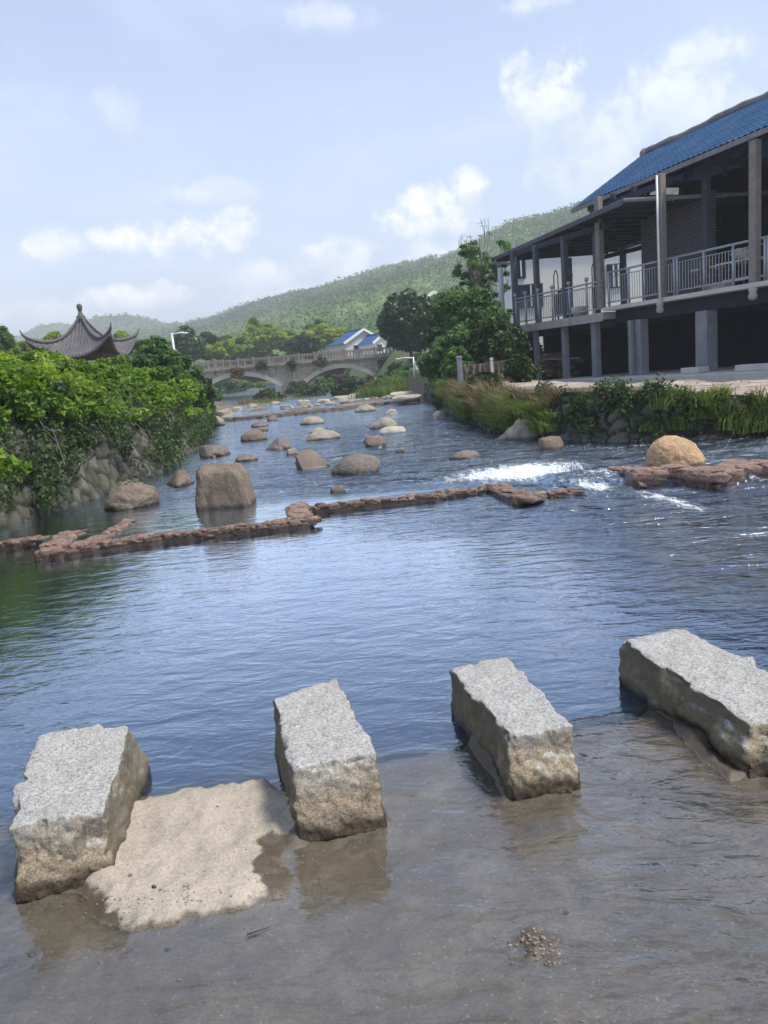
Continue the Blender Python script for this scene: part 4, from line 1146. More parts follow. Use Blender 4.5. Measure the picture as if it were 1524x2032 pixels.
gable_house(860, 610, 78.0, rad(14), 6.5, 7.0, 3.5, 7.2, 8.9, 'grey-roofed pale house showing between the dark tree and the bank bushes', M['cream'], 'greyb', None)
gable_house(283, 690, 95.0, rad(-20), 3.4, 4.0, 3.2, 6.6, 7.6, 'small white house peeping out right of the pavilion roof', M['white'], 'conc', None)

# ================================================================ stilt house on the right bank
A2 = atY(1490, 575, 22.0)[:2]; B2 = atY(1197, 608, 27.6)[:2]
M['stiltc'] = m_plain('grey_blue_concrete', (0.22, 0.225, 0.26), 0.85, 0.3, 2.5)
uS = (B2 - A2) / np.linalg.norm(B2 - A2)                 # along the front, towards the far left end
nS = np.array([uS[1], -uS[0]])                            # away from the stream
if nS[0] < 0: nS = -nS
def Hs(s, tt, z): return (A2[0] + uS[0] * s + nS[0] * tt, A2[1] + uS[1] * s + nS[1] * tt, z)
def s_at(px, py, tt=0.0):
    d = ray(px, py)[:2]
    A_ = np.array([[d[0], -uS[0]], [d[1], -uS[1]]])
    k = np.linalg.solve(A_, A2 + nS * tt)
    return float(k[1])
def z_at(px, py, tt=0.0):
    d = ray(px, py)
    A_ = np.array([[d[0], -uS[0]], [d[1], -uS[1]]])
    k = np.linalg.solve(A_, A2 + nS * tt)
    return float(HCAM + d[2] * k[0])
S_R, S_M, S_L = -6.0, s_at(1197, 610), s_at(1018, 650)
FLR, FLL = 3.22, 3.06
AX = (Vector((*uS, 0)), Vector((*nS, 0)), Vector((0, 0, 1)))
hs = empty('stilt_house', (A2[0], A2[1], 0.8), 'open timber house on concrete stilts with a blue tiled roof and railed verandah', 'house')
def hbox(mb, s0, s1, t0, t1, z0, z1):
    return mb.box(Hs((s0 + s1) / 2, (t0 + t1) / 2, (z0 + z1) / 2), (abs(s1 - s0), abs(t1 - t0), abs(z1 - z0)), ax=AX)
def part(mb, name, mt, parent=None, bevel=0.0): return local(hs, mb).build(name, mt, parent or hs, bevel)
DEP_ = 5.2
part(hbox(MB(), S_R, S_M, 0.0, DEP_, FLR - 0.13, FLR), 'floor_slab', M['concp'])
part(hbox(MB(), S_M + 0.02, S_L, 0.0, DEP_, FLL - 0.24, FLL), 'floor_slab', M['conc'])
mb = hbox(MB(), S_M + 0.02, S_L + 0.03, -0.06, 0.0, FLL - 0.30, FLL - 0.20)
part(mb, 'fascia_ledge', M['conc'])
mb = MB()
hbox(mb, S_R, S_M, 0.55, 0.9, FLR - 0.55, FLR - 0.132)
hbox(mb, S_M + 0.02, S_L - 0.3, 0.35, 0.65, FLL - 0.48, FLL - 0.242)
for s in (s_at(1400, 620, 0.7), s_at(1270, 640, 0.7), s_at(1180, 650, .5), S_L - 0.5):
    hbox(mb, s - 0.15, s + 0.15, 0.9, DEP_, FLL - 0.50, FLL - 0.245)
part(mb, 'floor_beams', M['woodd'])
# stub beam ends that carry the columns
for px in (1313, 1498):
    s = s_at(px, 590)
    mb = MB().lathe(Hs(s, -0.08, FLR - 0.42), [(0.0, -0.06), (0.10, -0.03), (0.13, 0.06), (0.09, 0.14), (0.12, 0.2), (0.10, 0.288), (0.0, 0.289)], 10)
    part(mb, 'beam_end', M['conc'])
# plinth and stilts
part(hbox(MB(), S_R, s_at(1100, 750), -0.9, 6.5, 0.2, 0.82), 'plinth', M['concp'], bevel=0.03)
for (px, py, w, tt, mt) in [(1402, 690, 0.46, 0.6, 'stiltc'), (1272, 690, 0.36, 0.5, 'stiltc'), (1253, 690, 0.16, 0.2, 'stiltc'), (1183, 690, 0.25, 0.25, 'stiltc'), (1122, 690, 0.21, 0.2, 'stiltc'), (1065, 690, 0.18, 0.2, 'stiltc'), (1560, 690, 0.5, 0.6, 'stiltc')]:
    s = s_at(px, py, tt)
    part(hbox(MB(), s - w / 2, s + w / 2, tt - w / 2, tt + w / 2, 0.5, (FLR - 0.55 if s < S_M else FLL - 0.242)), 'stilt', M[mt], bevel=0.02)
# leaning drain post at the far left end
mb = MB().tube([Hs(S_L + 0.1, -0.15, FLL + 0.3), Hs(S_L - 0.05, -0.12, FLL - 0.4), Hs(s_at(1040, 742, 0.0) + 0.1, 0.1, 0.9)], [0.10, 0.10, 0.09], 10)
part(mb, 'leaning_post', M['concp'])
# back walls: rubble at the undercroft, boards above, shade put into their navy colour
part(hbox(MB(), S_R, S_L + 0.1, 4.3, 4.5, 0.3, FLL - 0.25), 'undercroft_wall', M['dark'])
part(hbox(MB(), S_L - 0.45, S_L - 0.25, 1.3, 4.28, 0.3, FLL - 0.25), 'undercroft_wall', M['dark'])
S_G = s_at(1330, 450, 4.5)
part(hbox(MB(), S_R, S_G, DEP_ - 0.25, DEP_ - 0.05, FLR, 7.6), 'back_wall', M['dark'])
m, t, out = mat('shade_navy_brick')  # brick colours lowered towards navy to hold the verandah's shade
oc = t.n('ShaderNodeTexCoord').outputs['Object']
sp_ = t.n('ShaderNodeSeparateXYZ', i={0: oc})
cv = t.n('ShaderNodeCombineXYZ', i={0: t.math('SUBTRACT', t.math('MULTIPLY', sp_.outputs[1], 1.08), t.math('MULTIPLY', sp_.outputs[0], 0.3)), 1: sp_.outputs[2], 2: 0.0})
bk = t.n('ShaderNodeTexBrick', i={'Vector': cv.outputs[0], 'Scale': 1.0, 'Color1': (0.07, 0.055, 0.07, 1), 'Color2': (0.04, 0.036, 0.055, 1), 'Mortar': (0.16, 0.16, 0.19, 1), 'Mortar Size': 0.014, 'Brick Width': 0.25, 'Row Height': 0.085, 'Bias': 0.0})
bkn = t.noise(oc, 5.0, 5.0, 0.6)
pbsdf(t, out, t.mix(t.math('MULTIPLY', bkn, 0.5), bk.outputs[0], (0.06, 0.05, 0.06)), 0.9, bk.outputs['Fac'], -0.5, 0.01)
M['brick'] = m
sb0, sb1 = s_at(1412, 560, 1.9), s_at(1274, 560, 1.9)
part(hbox(MB(), sb0, sb1, 1.9, 2.1, FLR, 6.45), 'brick_wall', M['brick'])
# upper posts
EZ = 7.1
E1, E2 = onz(1135, 418, EZ)[:2], onz(1524, 255, EZ)[:2]
uE = (E2 - E1) / np.linalg.norm(E2 - E1); nE = np.array([-uE[1], uE[0]])
if nE[0] < 0: nE = -nE
def eave_d(s, tt):
    """how far a house point lies behind the eave line"""
    p = np.array(Hs(s, tt, 0)[:2])
    return float((p - E1) @ nE)
PIT = 0.605
def roof_z(s, tt): return EZ - 0.10 + PIT * max(0, eave_d(s, tt)) - 0.06
for (px, py, tt, w, mt) in [(1498, 430, 0.12, 0.23, 'woodl'), (1313, 480, 0.12, 0.22, 'woodl'), (1190, 500, 0.12, 0.22, 'woodl'), (1402, 450, 1.75, 0.2, 'wood')]:
    s = s_at(px, py, tt)
    part(hbox(MB(), s - w / 2, s + w / 2, tt - w / 2, tt + w / 2, FLR - 0.02, roof_z(s, tt)), 'post', M[mt], bevel=0.015)
LZ = 6.22
for (px, py, tt, w) in [(1183, 520, 0.3, 0.17), (1121, 540, 0.12, 0.2), (1065, 555, 0.12, 0.19), (1021, 560, 0.12, 0.2), (1237, 545, 4.4, 0.2), (1130, 520, 4.4, 0.16)]:
    s = s_at(px, py, tt)
    part(hbox(MB(), s - w / 2, s + w / 2, tt - w / 2, tt + w / 2, FLL - 0.02, LZ - 0.2), 'post', M['wood'], bevel=0.015)
mb = MB().tube([Hs(s_at(1304, 400, -0.06), -0.06, 6.9), Hs(s_at(1307, 500, -0.06), -0.06, 4.9), Hs(s_at(1310, 590, -0.08), -0.08, FLR - 0.15)], 0.035, 8)
part(mb, 'downpipe', M['lampw'])
# ---- upper roof: blue pantiles as real corrugation
L0, L1 = -0.0, float((E2 - E1) @ uE) + 6.0
RW = 3.25
def Rp(l, k, z): return np.array([E1[0] + uE[0] * l + nE[0] * k, E1[1] + uE[1] * l + nE[1] * k, z])
nl, nk = int((L1 - L0) / 0.03), 130
ls, ks = np.linspace(L0, L1, nl), np.linspace(0, RW, nk)
LS, KS = np.meshgrid(ls, ks, indexing='ij')
row = KS / 0.32
ZZ = EZ + PIT * KS + 0.05 * np.abs(np.sin(LS * math.pi / 0.23)) ** 0.8 + 0.045 * (1 - (row - np.floor(row))) + 0.02 * fbm(LS * 0.7, KS * 0.7, 0, 5)
RX = E1[0] + uE[0] * LS + nE[0] * KS; RY = E1[1] + uE[1] * LS + nE[1] * KS
m, t, out = mat('blue_pantiles')
P = pos(t)
n = t.noise(P, 1.3, 6.0, 0.65); n2 = t.noise(P, 12.0, 4.0, 0.7)
pbsdf(t, out, t.ramp(t.math('ADD', t.math('MULTIPLY', n, 0.6), t.math('MULTIPLY', n2, 0.4)), [(0.3, (0.014, 0.045, 0.105)), (0.55, (0.032, 0.092, 0.195)), (0.75, (0.075, 0.155, 0.28))]), 0.85, n2, 0.2, 0.01, spec=0.15)
M['pantile'] = m
lc = np.array(hs.location)
rf = mesh_np('roof', np.stack([RX, RY, ZZ], -1).reshape(-1, 3) - lc, grid_faces(nl, nk), m, hs)
# far slope, soffit, ridge, eave board, verge
def quad(pts, name, mt, parent=hs, th=0.05):
    P4 = [np.array(q) - lc for q in pts]
    nrm_ = np.cross(P4[1] - P4[0], P4[3] - P4[0]); nrm_ /= np.linalg.norm(nrm_)
    mb = MB(); mb.add([tuple(q) for q in P4] + [tuple(q - nrm_ * th) for q in P4], [(0, 1, 2, 3), (7, 6, 5, 4), (0, 4, 5, 1), (1, 5, 6, 2), (2, 6, 7, 3), (3, 7, 4, 0)])
    return mb.build(name, mt, parent)
ZR = EZ + PIT * RW
quad([Rp(L0, RW, ZR), Rp(L1, RW, ZR), Rp(L1, RW * 1.9, ZR - PIT * RW * 0.9), Rp(L0, RW * 1.9, ZR - PIT * RW * 0.9)], 'rear_slope', M['bluet'], rf)
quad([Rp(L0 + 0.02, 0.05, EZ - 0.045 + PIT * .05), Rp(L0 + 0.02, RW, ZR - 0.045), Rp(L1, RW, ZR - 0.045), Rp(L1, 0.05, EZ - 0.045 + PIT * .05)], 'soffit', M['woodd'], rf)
part(MB().bar(Rp(L0, -0.02, EZ - 0.03), Rp(L1, -0.02, EZ - 0.03), 0.05, 0.14), 'eave_board', M['greyb'], rf)
part(MB().bar(Rp(L0 - 0.03, 0, EZ + 0.0), Rp(L0 - 0.03, RW, ZR + 0.0), 0.06, 0.12), 'verge_board', M['greyb'], rf)
rp = [Rp(l, RW, ZR + 0.09 + 0.03 * math.sin(l * 1.7) + 0.02 * math.sin(l * 5)) for l in np.linspace(L0, L1, 40)]
part(MB().tube(rp, 0.13, 8), 'ridge', M['greyb'], rf)
part(MB().lathe(Rp(L0 + 0.1, RW, ZR), [(0.2, -0.05), (0.2, 0.12), (0.1, 0.25), (0, 0.27)], 10), 'ridge_end', M['greyb'], rf)
lr = float(np.interp(0, [0, 1], [0, 1]))
pr = atY(1486, 215, 25.1)
dl = (np.array(pr[:2]) - E1) @ uE
part(MB().tube([Rp(dl, RW, ZR + 0.1), Rp(dl, RW, ZR + 0.62)], [0.012, 0.01], 6).lathe(Rp(dl, RW, ZR + 0.6), [(0.0, -0.02), (0.035, 0.0), (0.035, 0.07), (0, 0.1)], 8), 'roof_rod', M['iron'], rf)
# front purlin, tie beams and queen posts that show against the hill
mb = MB()
mb.bar(Rp(0.3, 0.55, EZ - 0.02), Rp(L1, 0.55, EZ - 0.02 ), 0.12, 0.16)
part(mb, 'wall_plate', M['woodd'])
for l in (0.9, 2.4, 4.4, 7.0, 9.5):
    mb = MB()
    mb.bar(Rp(l, 0.3, EZ - 0.12), Rp(l, 2 * RW - 0.8, EZ - 0.12), 0.12, 0.2)
    mb.bar(Rp(l, RW, EZ - 0.02), Rp(l, RW, ZR - 0.1), 0.12)
    mb.bar(Rp(l, RW * 0.5, EZ - 0.02), Rp(l, RW * 0.5, EZ + PIT * RW * 0.5 - 0.1), 0.1)
    mb.bar(Rp(l, RW * 0.5, EZ + 0.0), Rp(l, RW - 0.1, ZR - 0.3), 0.08)
    part(mb, 'roof_truss', M['woodd'])
mb = MB()
for px in (1217, 1258):
    s = s_at(px, 390, 0.4); hbox(mb, s - 0.07, s + 0.07, 0.33, 0.47, 6.55, roof_z(s, .4))
sA, sB = s_at(1172, 400, .4), s_at(1335, 390, .4)
mb.bar(Hs(sA, 0.4, 6.62), Hs(sB, 0.4, 6.72), 0.12, 0.2)
part(mb, 'clerestory_frame', M['woodd'])
# ---- lower verandah roof: tiled, seen from below with slits of light between its boards
q0, q1 = onz(985, 511, LZ + 0.05), onz(1172, 428, LZ + 0.05)
dq = (q1 - q0)[:2]; Lq = np.linalg.norm(dq); dq /= Lq
nq = np.array([-dq[1], dq[0]]); nq = nq if nq[0] > 0 else -nq
q0 = q0 - np.array([dq[0], dq[1], 0]) * 0.35
Lq += 0.35
def Qp(l, k, z): return np.array([q0[0] + dq[0] * l + nq[0] * k, q0[1] + dq[1] * l + nq[1] * k, z])
Lq += 2.2
KQ = 5.6
rngh = np.random.RandomState(12)
mb = MB()
k = 0.0
while k < KQ:
    wk = 0.62
    l = 0.0
    while l < Lq:
        ll = min(Lq, l + rngh.uniform(0.9, 1.9))
        g = 0.05 if (rngh.rand() < 0.28 and k > 0.5) else 0.0
        a, b_ = Qp(l, k, LZ + 0.015 * k), Qp(ll - g * 4, k, LZ + 0.015 * k)
        c_ = Qp(0, wk - 0.004 - g * 1.5, 0) - Qp(0, 0, 0)
        mb.bar(a + c_ / 2, b_ + c_ / 2, np.linalg.norm(c_[:2]), 0.05)
        l = ll
    k += wk
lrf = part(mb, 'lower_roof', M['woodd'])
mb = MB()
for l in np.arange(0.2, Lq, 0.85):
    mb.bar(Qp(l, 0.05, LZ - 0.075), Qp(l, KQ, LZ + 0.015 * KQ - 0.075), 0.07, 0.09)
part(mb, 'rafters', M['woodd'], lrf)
mb = MB()
for l in np.arange(0, Lq, 0.22):
    mb.tube([Qp(l, -0.06, LZ + 0.055), Qp(l, KQ, LZ + 0.015 * KQ + 0.055)], 0.07, 6)
part(mb, 'roof_tiles', M['greyb'], lrf)
part(MB().bar(Qp(-0.05, -0.08, LZ + 0.0), Qp(Lq, -0.08, LZ + 0.0), 0.05, 0.15), 'eave_board', M['wood'], lrf)
part(MB().tube([Qp(-0.05, -0.16, LZ - 0.08), Qp(-0.1, 0.5, LZ - 0.16), Qp(-0.1, 1.0, LZ - 0.2)], 0.06, 8), 'gutter', M['lampw'], lrf)
mb = MB()
mb.bar(Hs(S_M - 0.2, 0.12, LZ - 0.28), Hs(S_L, 0.12, LZ - 0.28), 0.14, 0.18)
mb.bar(Hs(S_M - 1.2, 4.4, LZ - 0.55), Hs(S_L, 4.4, LZ - 0.55), 0.12, 0.16)
mb.bar(Hs(S_M - 1.2, 4.4, LZ - 0.25), Hs(S_L, 4.4, LZ - 0.25), 0.10, 0.10)
part(mb, 'verandah_beams', M['woodd'])
# ---- railings
def railing(s0, s1, zf, ztop, posts, second, knob, tt=0.06):
    mb = MB()
    mb.tube([Hs(s0, tt, ztop), Hs(s1, tt, ztop)], 0.035, 8)
    if second: mb.tube([Hs(s0, tt, ztop - 0.13), Hs(s1, tt, ztop - 0.13)], 0.025, 8)
    mb.tube([Hs(s0, tt, zf + 0.14), Hs(s1, tt, zf + 0.14)], 0.025, 8)
    r_ = part(mb, 'railing', M['steel'])
    mb = MB()
    for s in np.arange(s0, s1, 0.115):
        mb.tube([Hs(s, tt, zf + 0.14), Hs(s, tt, ztop - (0.13 if second else 0.16))], 0.0125, 5, False)
    if not second: mb.tube([Hs(s0, tt, ztop - 0.16), Hs(s1, tt, ztop - 0.16)], 0.015, 6)
    part(mb, 'balusters', M['steel'], r_)
    for s in posts:
        mb = MB().tube([Hs(s, tt, zf - 0.02), Hs(s, tt, ztop + (0.06 if knob else 0.0))], 0.04, 8)
        if knob: mb.lathe(Hs(s, tt, ztop + 0.06), [(0.03, 0.0), (0.03, 0.03), (0.07, 0.06), (0.08, 0.11), (0.06, 0.16), (0.0, 0.18)], 10)
        part(mb, 'rail_post', M['steel'], r_)
railing(S_M + 0.1, S_L - 0.03, FLL, 4.13, [s_at(px, 590) for px in (1020, 1040, 1065, 1093, 1127, 1162)], True, True)
railing(s_at(1307, 540), S_M - 0.15, FLR, 4.36, [s_at(px, 560) for px in (1205, 1245, 1276)], False, False)
railing(s_at(1490, 520), s_at(1320, 540), FLR, 4.36, [s_at(px, 550) for px in (1335, 1341, 1394, 1452)], False, False)
railing(S_R, s_at(1506, 500), FLR, 4.36, [s_at(px, 540) for px in (1515, 1521)], False, False)

# ---- the white house behind the verandah
c = atY(1150, 600, 39.0)
x0, x1 = atY(1026, 560, 39.0)[0], atY(1400, 560, 39.0)[0]
wh = empty('white_house', ((x0 + x1) / 2, 39.0, 1.0), 'plain white rendered house seen through the verandah behind the stilt house', 'house')
def wbox(x0_, x1_, y0_, y1_, z0_, z1_): return MB().box(((x0_ + x1_) / 2, (y0_ + y1_) / 2, (z0_ + z1_) / 2), (x1_ - x0_, y1_ - y0_, z1_ - z0_))
local(wh, wbox(x0, x1, 39.0, 45.0, 0.6, 6.75)).v
local_mb = local(wh, wbox(x0, x1, 39.0, 45.0, 0.6, 6.75)); local_mb.build('wall', M['white'], wh)
local(wh, wbox(x0 - 0.2, x1 + 0.2, 38.8, 45.2, 6.752, 6.86)).build('roof', M['greyb'], wh)
def wpx(px, py): q = atY(px, py, 39.0); return q[0], q[2]
for (pa, pb, nm, bars) in [((1025, 517), (1041, 549), 'window', 1), ((1030, 568), (1076, 606), 'door', 1), ((1206, 527), (1236, 568), 'window', 2)]:
    xa, za = wpx(*pa); xb, zb = wpx(*pb)
    f = local(wh, wbox(xa - 0.06, xb + 0.06, 38.93, 38.998, zb - 0.06, za + 0.06)).build(nm, M['wood'], wh)
    local(wh, wbox(xa, xb, 38.90, 38.93, zb, za)).build('pane', M['glass'], f)
    mb = MB()
    for q in range(1, bars + 1):
        xx = xa + (xb - xa) * q / (bars + 1)
        mb.box((xx, 38.885, (za + zb) / 2), (0.07, 0.03, za - zb))
    local(wh, mb).build('mullion', M['lampw'], f)

# ---- furniture and fittings on the verandah (things of their own)
def hp(px, py, tt, zf):
    s = s_at(px, py, tt); return Hs(s, tt, zf)
p = hp(1118, 575, 2.4, FLL)
ob = empty('armchair', p, 'rounded dark high-backed armchair on the verandah before the white house', 'armchair', rz=math.atan2(uS[1], uS[0]))
mb = MB(); prof = [(math.cos(a) * 0.5, 0.95 + 0.5 * math.sin(a)) for a in np.linspace(0, math.pi, 14)]
vs = [(0.5, -0.05, 0.3)] + [(x, -0.05, z) for x, z in prof] + [(-0.5, -0.05, 0.3)]; k = len(vs)
vs += [(x, 0.06, z) for x, y, z in vs]
mb.add(vs, [list(range(k)), list(range(2 * k - 1, k - 1, -1))] + [(q, q + k, (q + 1) % k + k, (q + 1) % k) for q in range(k)])
mb.build('backrest', M['iron'], ob)
MB().box((0, -0.3, 0.42), (1.0, 0.55, 0.16)).build('seat', M['iron'], ob, 0.03)
for x in (-0.42, 0.42):
    for y in (-0.5, 0.0):
        MB().bar((x, y, 0), (x, y, 0.35), 0.06).build('leg', M['iron'], ob)
for (px, px2, py, lab) in [(1100, 1108, 540, 'thin bent metal hoop standing behind the verandah railing, left of the dark armchair'), (1176, 1190, 545, 'leaning curved metal rod beside the verandah corner post')]:
    a, b_ = hp(px, 580, 0.7, FLL), hp(px2, 580, 0.7, FLL)
    mid = [(a[0] + (b_[0] - a[0]) * k, a[1] + (b_[1] - a[1]) * k, FLL + 1.7 + 0.22 * math.sin(math.pi * k)) for k in np.linspace(0, 1, 9)]
    pts = [(a[0], a[1], FLL)] + mid + ([(b_[0], b_[1], FLL + 0.6)] if px < 1150 else [])
    o = MB().tube(pts, 0.022, 6).build('metal_hoop', M['iron'])
    tag(o, lab, 'hoop')
q = hp(1131, 545, 0.9, 0)
o = MB().tube([(q[0], q[1], LZ - 0.1), (q[0], q[1], 4.95)], 0.008, 5).lathe((q[0], q[1], 4.62), [(0, 0), (0.10, 0.01), (0.11, 0.12), (0.06, 0.22), (0.05, 0.3), (0.02, 0.36)], 10).build('hanging_gourd', M['clay'])
tag(o, 'brown gourd-shaped bell hanging on a cord from the verandah roof', 'hanging bell')
for (px, py, tt, lab, w) in [(1425, 560, 1.2, 'pale-topped table behind the railing left of the right post', 1.5), (1475, 545, 1.0, 'pale-topped table close behind the right timber post', 1.3)]:
    p = hp(px, py, tt, FLR)
    tb = empty('table', p, lab, 'table', 'tables on the verandah', math.atan2(uS[1], uS[0]))
    MB().box((0, 0, 0.74), (w, 0.75, 0.05)).build('tabletop', M['tabw'], tb, 0.01)
    MB().box((0, 0, 0.25), (w * 0.9, 0.5, 0.04)).build('shelf', M['tabw'], tb)
    for x in (-1, 1):
        for y in (-1, 1):
            MB().bar((x * w * 0.45, y * 0.3, 0), (x * w * 0.45, y * 0.3, 0.72), 0.06).build('leg', M['clay'], tb)
p = hp(1410, 565, 0.7, FLR)
ch = empty('chair', p, 'red-brown wooden chair at the pale tables behind the railing', 'chair', rz=math.atan2(uS[1], uS[0]))
MB().box((0, 0, 0.45), (0.45, 0.45, 0.05)).build('seat', M['clay'], ch)
MB().box((0.2, 0, 0.72), (0.05, 0.44, 0.5)).build('backrest', M['clay'], ch)
for x in (-0.19, 0.19):
    for y in (-0.19, 0.19): MB().bar((x, y, 0), (x, y, 0.43), 0.04).build('leg', M['clay'], ch)
p = hp(1474, 553, 0.75, FLR + 0.75)
V, Fc = rock_shape(3, 5, (0.28, 0.24, 0.17), 0, 0.2)
o = mesh_np('cloth_bundle', V, Fc, M['cloth']); o.location = (p[0], p[1], FLR + 0.92)
tag(o, 'pale patterned cloth bundle lying on the table behind the right post', 'bundle')
p = hp(1150, 600, 0.35, FLL)
o = MB().lathe(p, [(0.0, 0.0), (0.22, 0.0), (0.3, 0.18), (0.33, 0.34), (0.29, 0.36), (0.26, 0.3), (0, 0.28)], 14).build('planter', M['concp'])
tag(o, 'round pale planter behind the balusters of the lower verandah', 'planter')
o = hbox(MB(), s_at(1445, 575, .3), s_at(1400, 580, .3), 0.16, 0.5, FLR, FLR + 0.18).build('trough', M['conc'], None, 0.02)
tag(o, 'long low concrete trough on the verandah edge behind the railing', 'trough')
# rubble pile with a plank under the verandah
p = Hs(s_at(1092, 720, 0.9), 0.9, 0.85)
Vs, Fs, nb = [], [], 0
rng = np.random.RandomState(9)
for q in range(90):
    V, Fc = rock_shape(2, q + 50, (rng.uniform(.1, .2), rng.uniform(.1, .16), rng.uniform(.06, .11)), 3, 0.15, 1.6)
    zz_ = rng.uniform(0, 0.95)
    Vs.append(V + np.array([rng.normal() * (0.55 - 0.3 * zz_), rng.normal() * (0.5 - 0.3 * zz_), zz_])); Fs.append(Fc + nb); nb += len(V)
o = mesh_np('rubble_pile', np.concatenate(Vs), np.concatenate(Fs), M['redst']); o.location = p
tag(o, 'heap of broken bricks and stones under the left end of the verandah', kind='stuff')
o = MB().bar(Hs(s_at(1145, 715, .5), .5, 1.55), Hs(s_at(1085, 715, .5), .4, 1.62), 0.28, 0.06).build('plank', M['woodl'])
tag(o, 'pale plank laid across the rubble heap under the verandah', 'plank')
for (pa, pb, lab) in [(1362, 1398, 'low pale block on the plinth left of the widest stilt'), (1470, 1600, 'long pale block on the plinth at the right edge')]:
    o = hbox(MB(), s_at(pb, 735, -.1), s_at(pa, 738, -.1), -0.35, 0.1, 0.822, 1.0).build('stone_block', M['concp'], None, 0.02)
    tag(o, lab, 'block')

# ---- path along the right bank
ps = np.linspace(-9, s_at(1060, 760), 120); pt = np.linspace(-10.5, -0.9, 90)
PS, PT = np.meshgrid(ps, pt, indexing='ij')
X_ = A2[0] + uS[0] * PS + nS[0] * PT; Y_ = A2[1] + uS[1] * PS + nS[1] * PT
Z_ = ground(X_, Y_) + 0.03 + 0.015 * fbm(X_ * 1.5, Y_ * 1.5, 0, 8) - 0.9 * (1 - sst(sdist(X_, Y_), 0.35, 0.5))
m, t, out = mat('crazy_paving')
P = pos(t)
ve = t.voro(P, 1.9, 'DISTANCE_TO_EDGE')
vc = t.n('ShaderNodeSeparateColor', i={0: t.n('ShaderNodeTexVoronoi', i={'Vector': P, 'Scale': 1.9}).outputs['Color']}).outputs[0]
pn = t.noise(P, 7.0, 6.0, 0.7)
pc = t.ramp(t.math('ADD', t.math('MULTIPLY', vc, 0.6), t.math('MULTIPLY', pn, 0.4)), [(0.2, (0.27, 0.20, 0.165)), (0.6, (0.40, 0.32, 0.275)), (0.9, (0.50, 0.43, 0.38))])
pc = t.mix(t.math('SUBTRACT', 1.0, t.sstep(ve, 0.0, 0.05)), pc, (0.09, 0.08, 0.05))
pbsdf(t, out, pc, 0.9, t.math('ADD', pn, t.sstep(ve, 0, .05)), 0.5, 0.02)
tag(mesh_np('path', np.stack([X_, Y_, Z_], -1).reshape(-1, 3), grid_faces(120, 90), m), 'pinkish stone-paved path between the grassy bank and the stilt house', kind='structure')

# ---- lamps, posts, pole, pylons
def lamp(px, pyb, pyt, Y, zb, armpx, label, box=False):
    b0 = atY(px, pyt, Y); zt = float(b0[2]); x = float(b0[0])
    L = empty('street_lamp', (x, Y, zb), label, 'street lamp', 'street lamps')
    MB().tube([(0, 0, 0), (0, 0, (zt - zb) * 0.5), (0, 0, zt - zb)], [0.06, 0.05, 0.04], 10).build('pole', M['lampw'], L)
    dx = (armpx - px) / FPX * Y; h = zt - zb
    MB().tube([(0, 0, h - 0.06), (dx * 0.5, -0.02, h - 0.02), (dx * 0.8, -0.04, h - 0.02)], 0.035, 8).build('arm', M['lampw'], L)
    MB().box((dx * 0.92, -0.04, h - 0.05), (abs(dx) * 0.3, 0.14, 0.07)).build('lamp_head', M['lampw'], L, 0.03)
    if box: MB().box((0.16, -0.02, h * 0.66), (0.2, 0.16, 0.42)).build('control_box', M['lampw'], L, 0.01)
    return L
lamp(341, 740, 661, 31.0, 1.7, 370, 'white street lamp rising out of the left bank bushes before the bridge')
lamp(820, 752, 708, 42.0, 0.9, 788, 'white street lamp with a small box, standing on the right bank before the dark bushes', True)
for (px, pt_, Y, w, lab, mt) in [(911, 712, 22.0, 0.14, 'mossy grey stone post left of the dry fence wall on the right bank', 'stiltc'), (975, 716, 21.0, 0.08, 'slim pale post in front of the dry fence wall on the right bank', 'concp')]:
    q = atY(px, pt_, Y)
    o = MB().box((0, 0, (q[2] - 0.9) / 2), (w, w, q[2] - 0.9)).box((0, 0, q[2] - 0.9 + 0.04), (w * 1.15, w * 1.15, 0.08)).build('post', M[mt], None, 0.015)
    o.location = (q[0], Y, 0.9)
    tag(o, lab, 'post')
q0_, q1_ = atY(914, 735, 22.6), atY(1030, 730, 23.2)
pth = [((q0_[0], 22.6, 0.8), (q0_[0], 22.6, 1.62)), ((q1_[0], 23.2, 0.8), (q1_[0], 23.2, 1.72))]
M['drywall'] = m_masonry('dry_fence_stone', (0.05, 0.04, 0.035), [(0.05, 0.04, 0.034), (0.10, 0.078, 0.066), (0.18, 0.15, 0.13)], 0.5)
masonry('fence', pth, 0.07, 0.05, M['drywall'], 'low brown fence of close-set dry sticks between two posts on the right bank', 'fence', 151, 0.02, 7.0, back=0.15)
q = atY(993, 560, 35.0)
o = MB().tube([(0, 0, 0), (0, 0, 2.5), (0.02, 0, 4.8)], [0.16, 0.14, 0.12], 12).build('utility_pole', M['concp'])
o.location = (q[0], 35.0, 0.9)
tag(o, 'pale concrete utility pole half hidden by the tall sparse tree', 'pole')
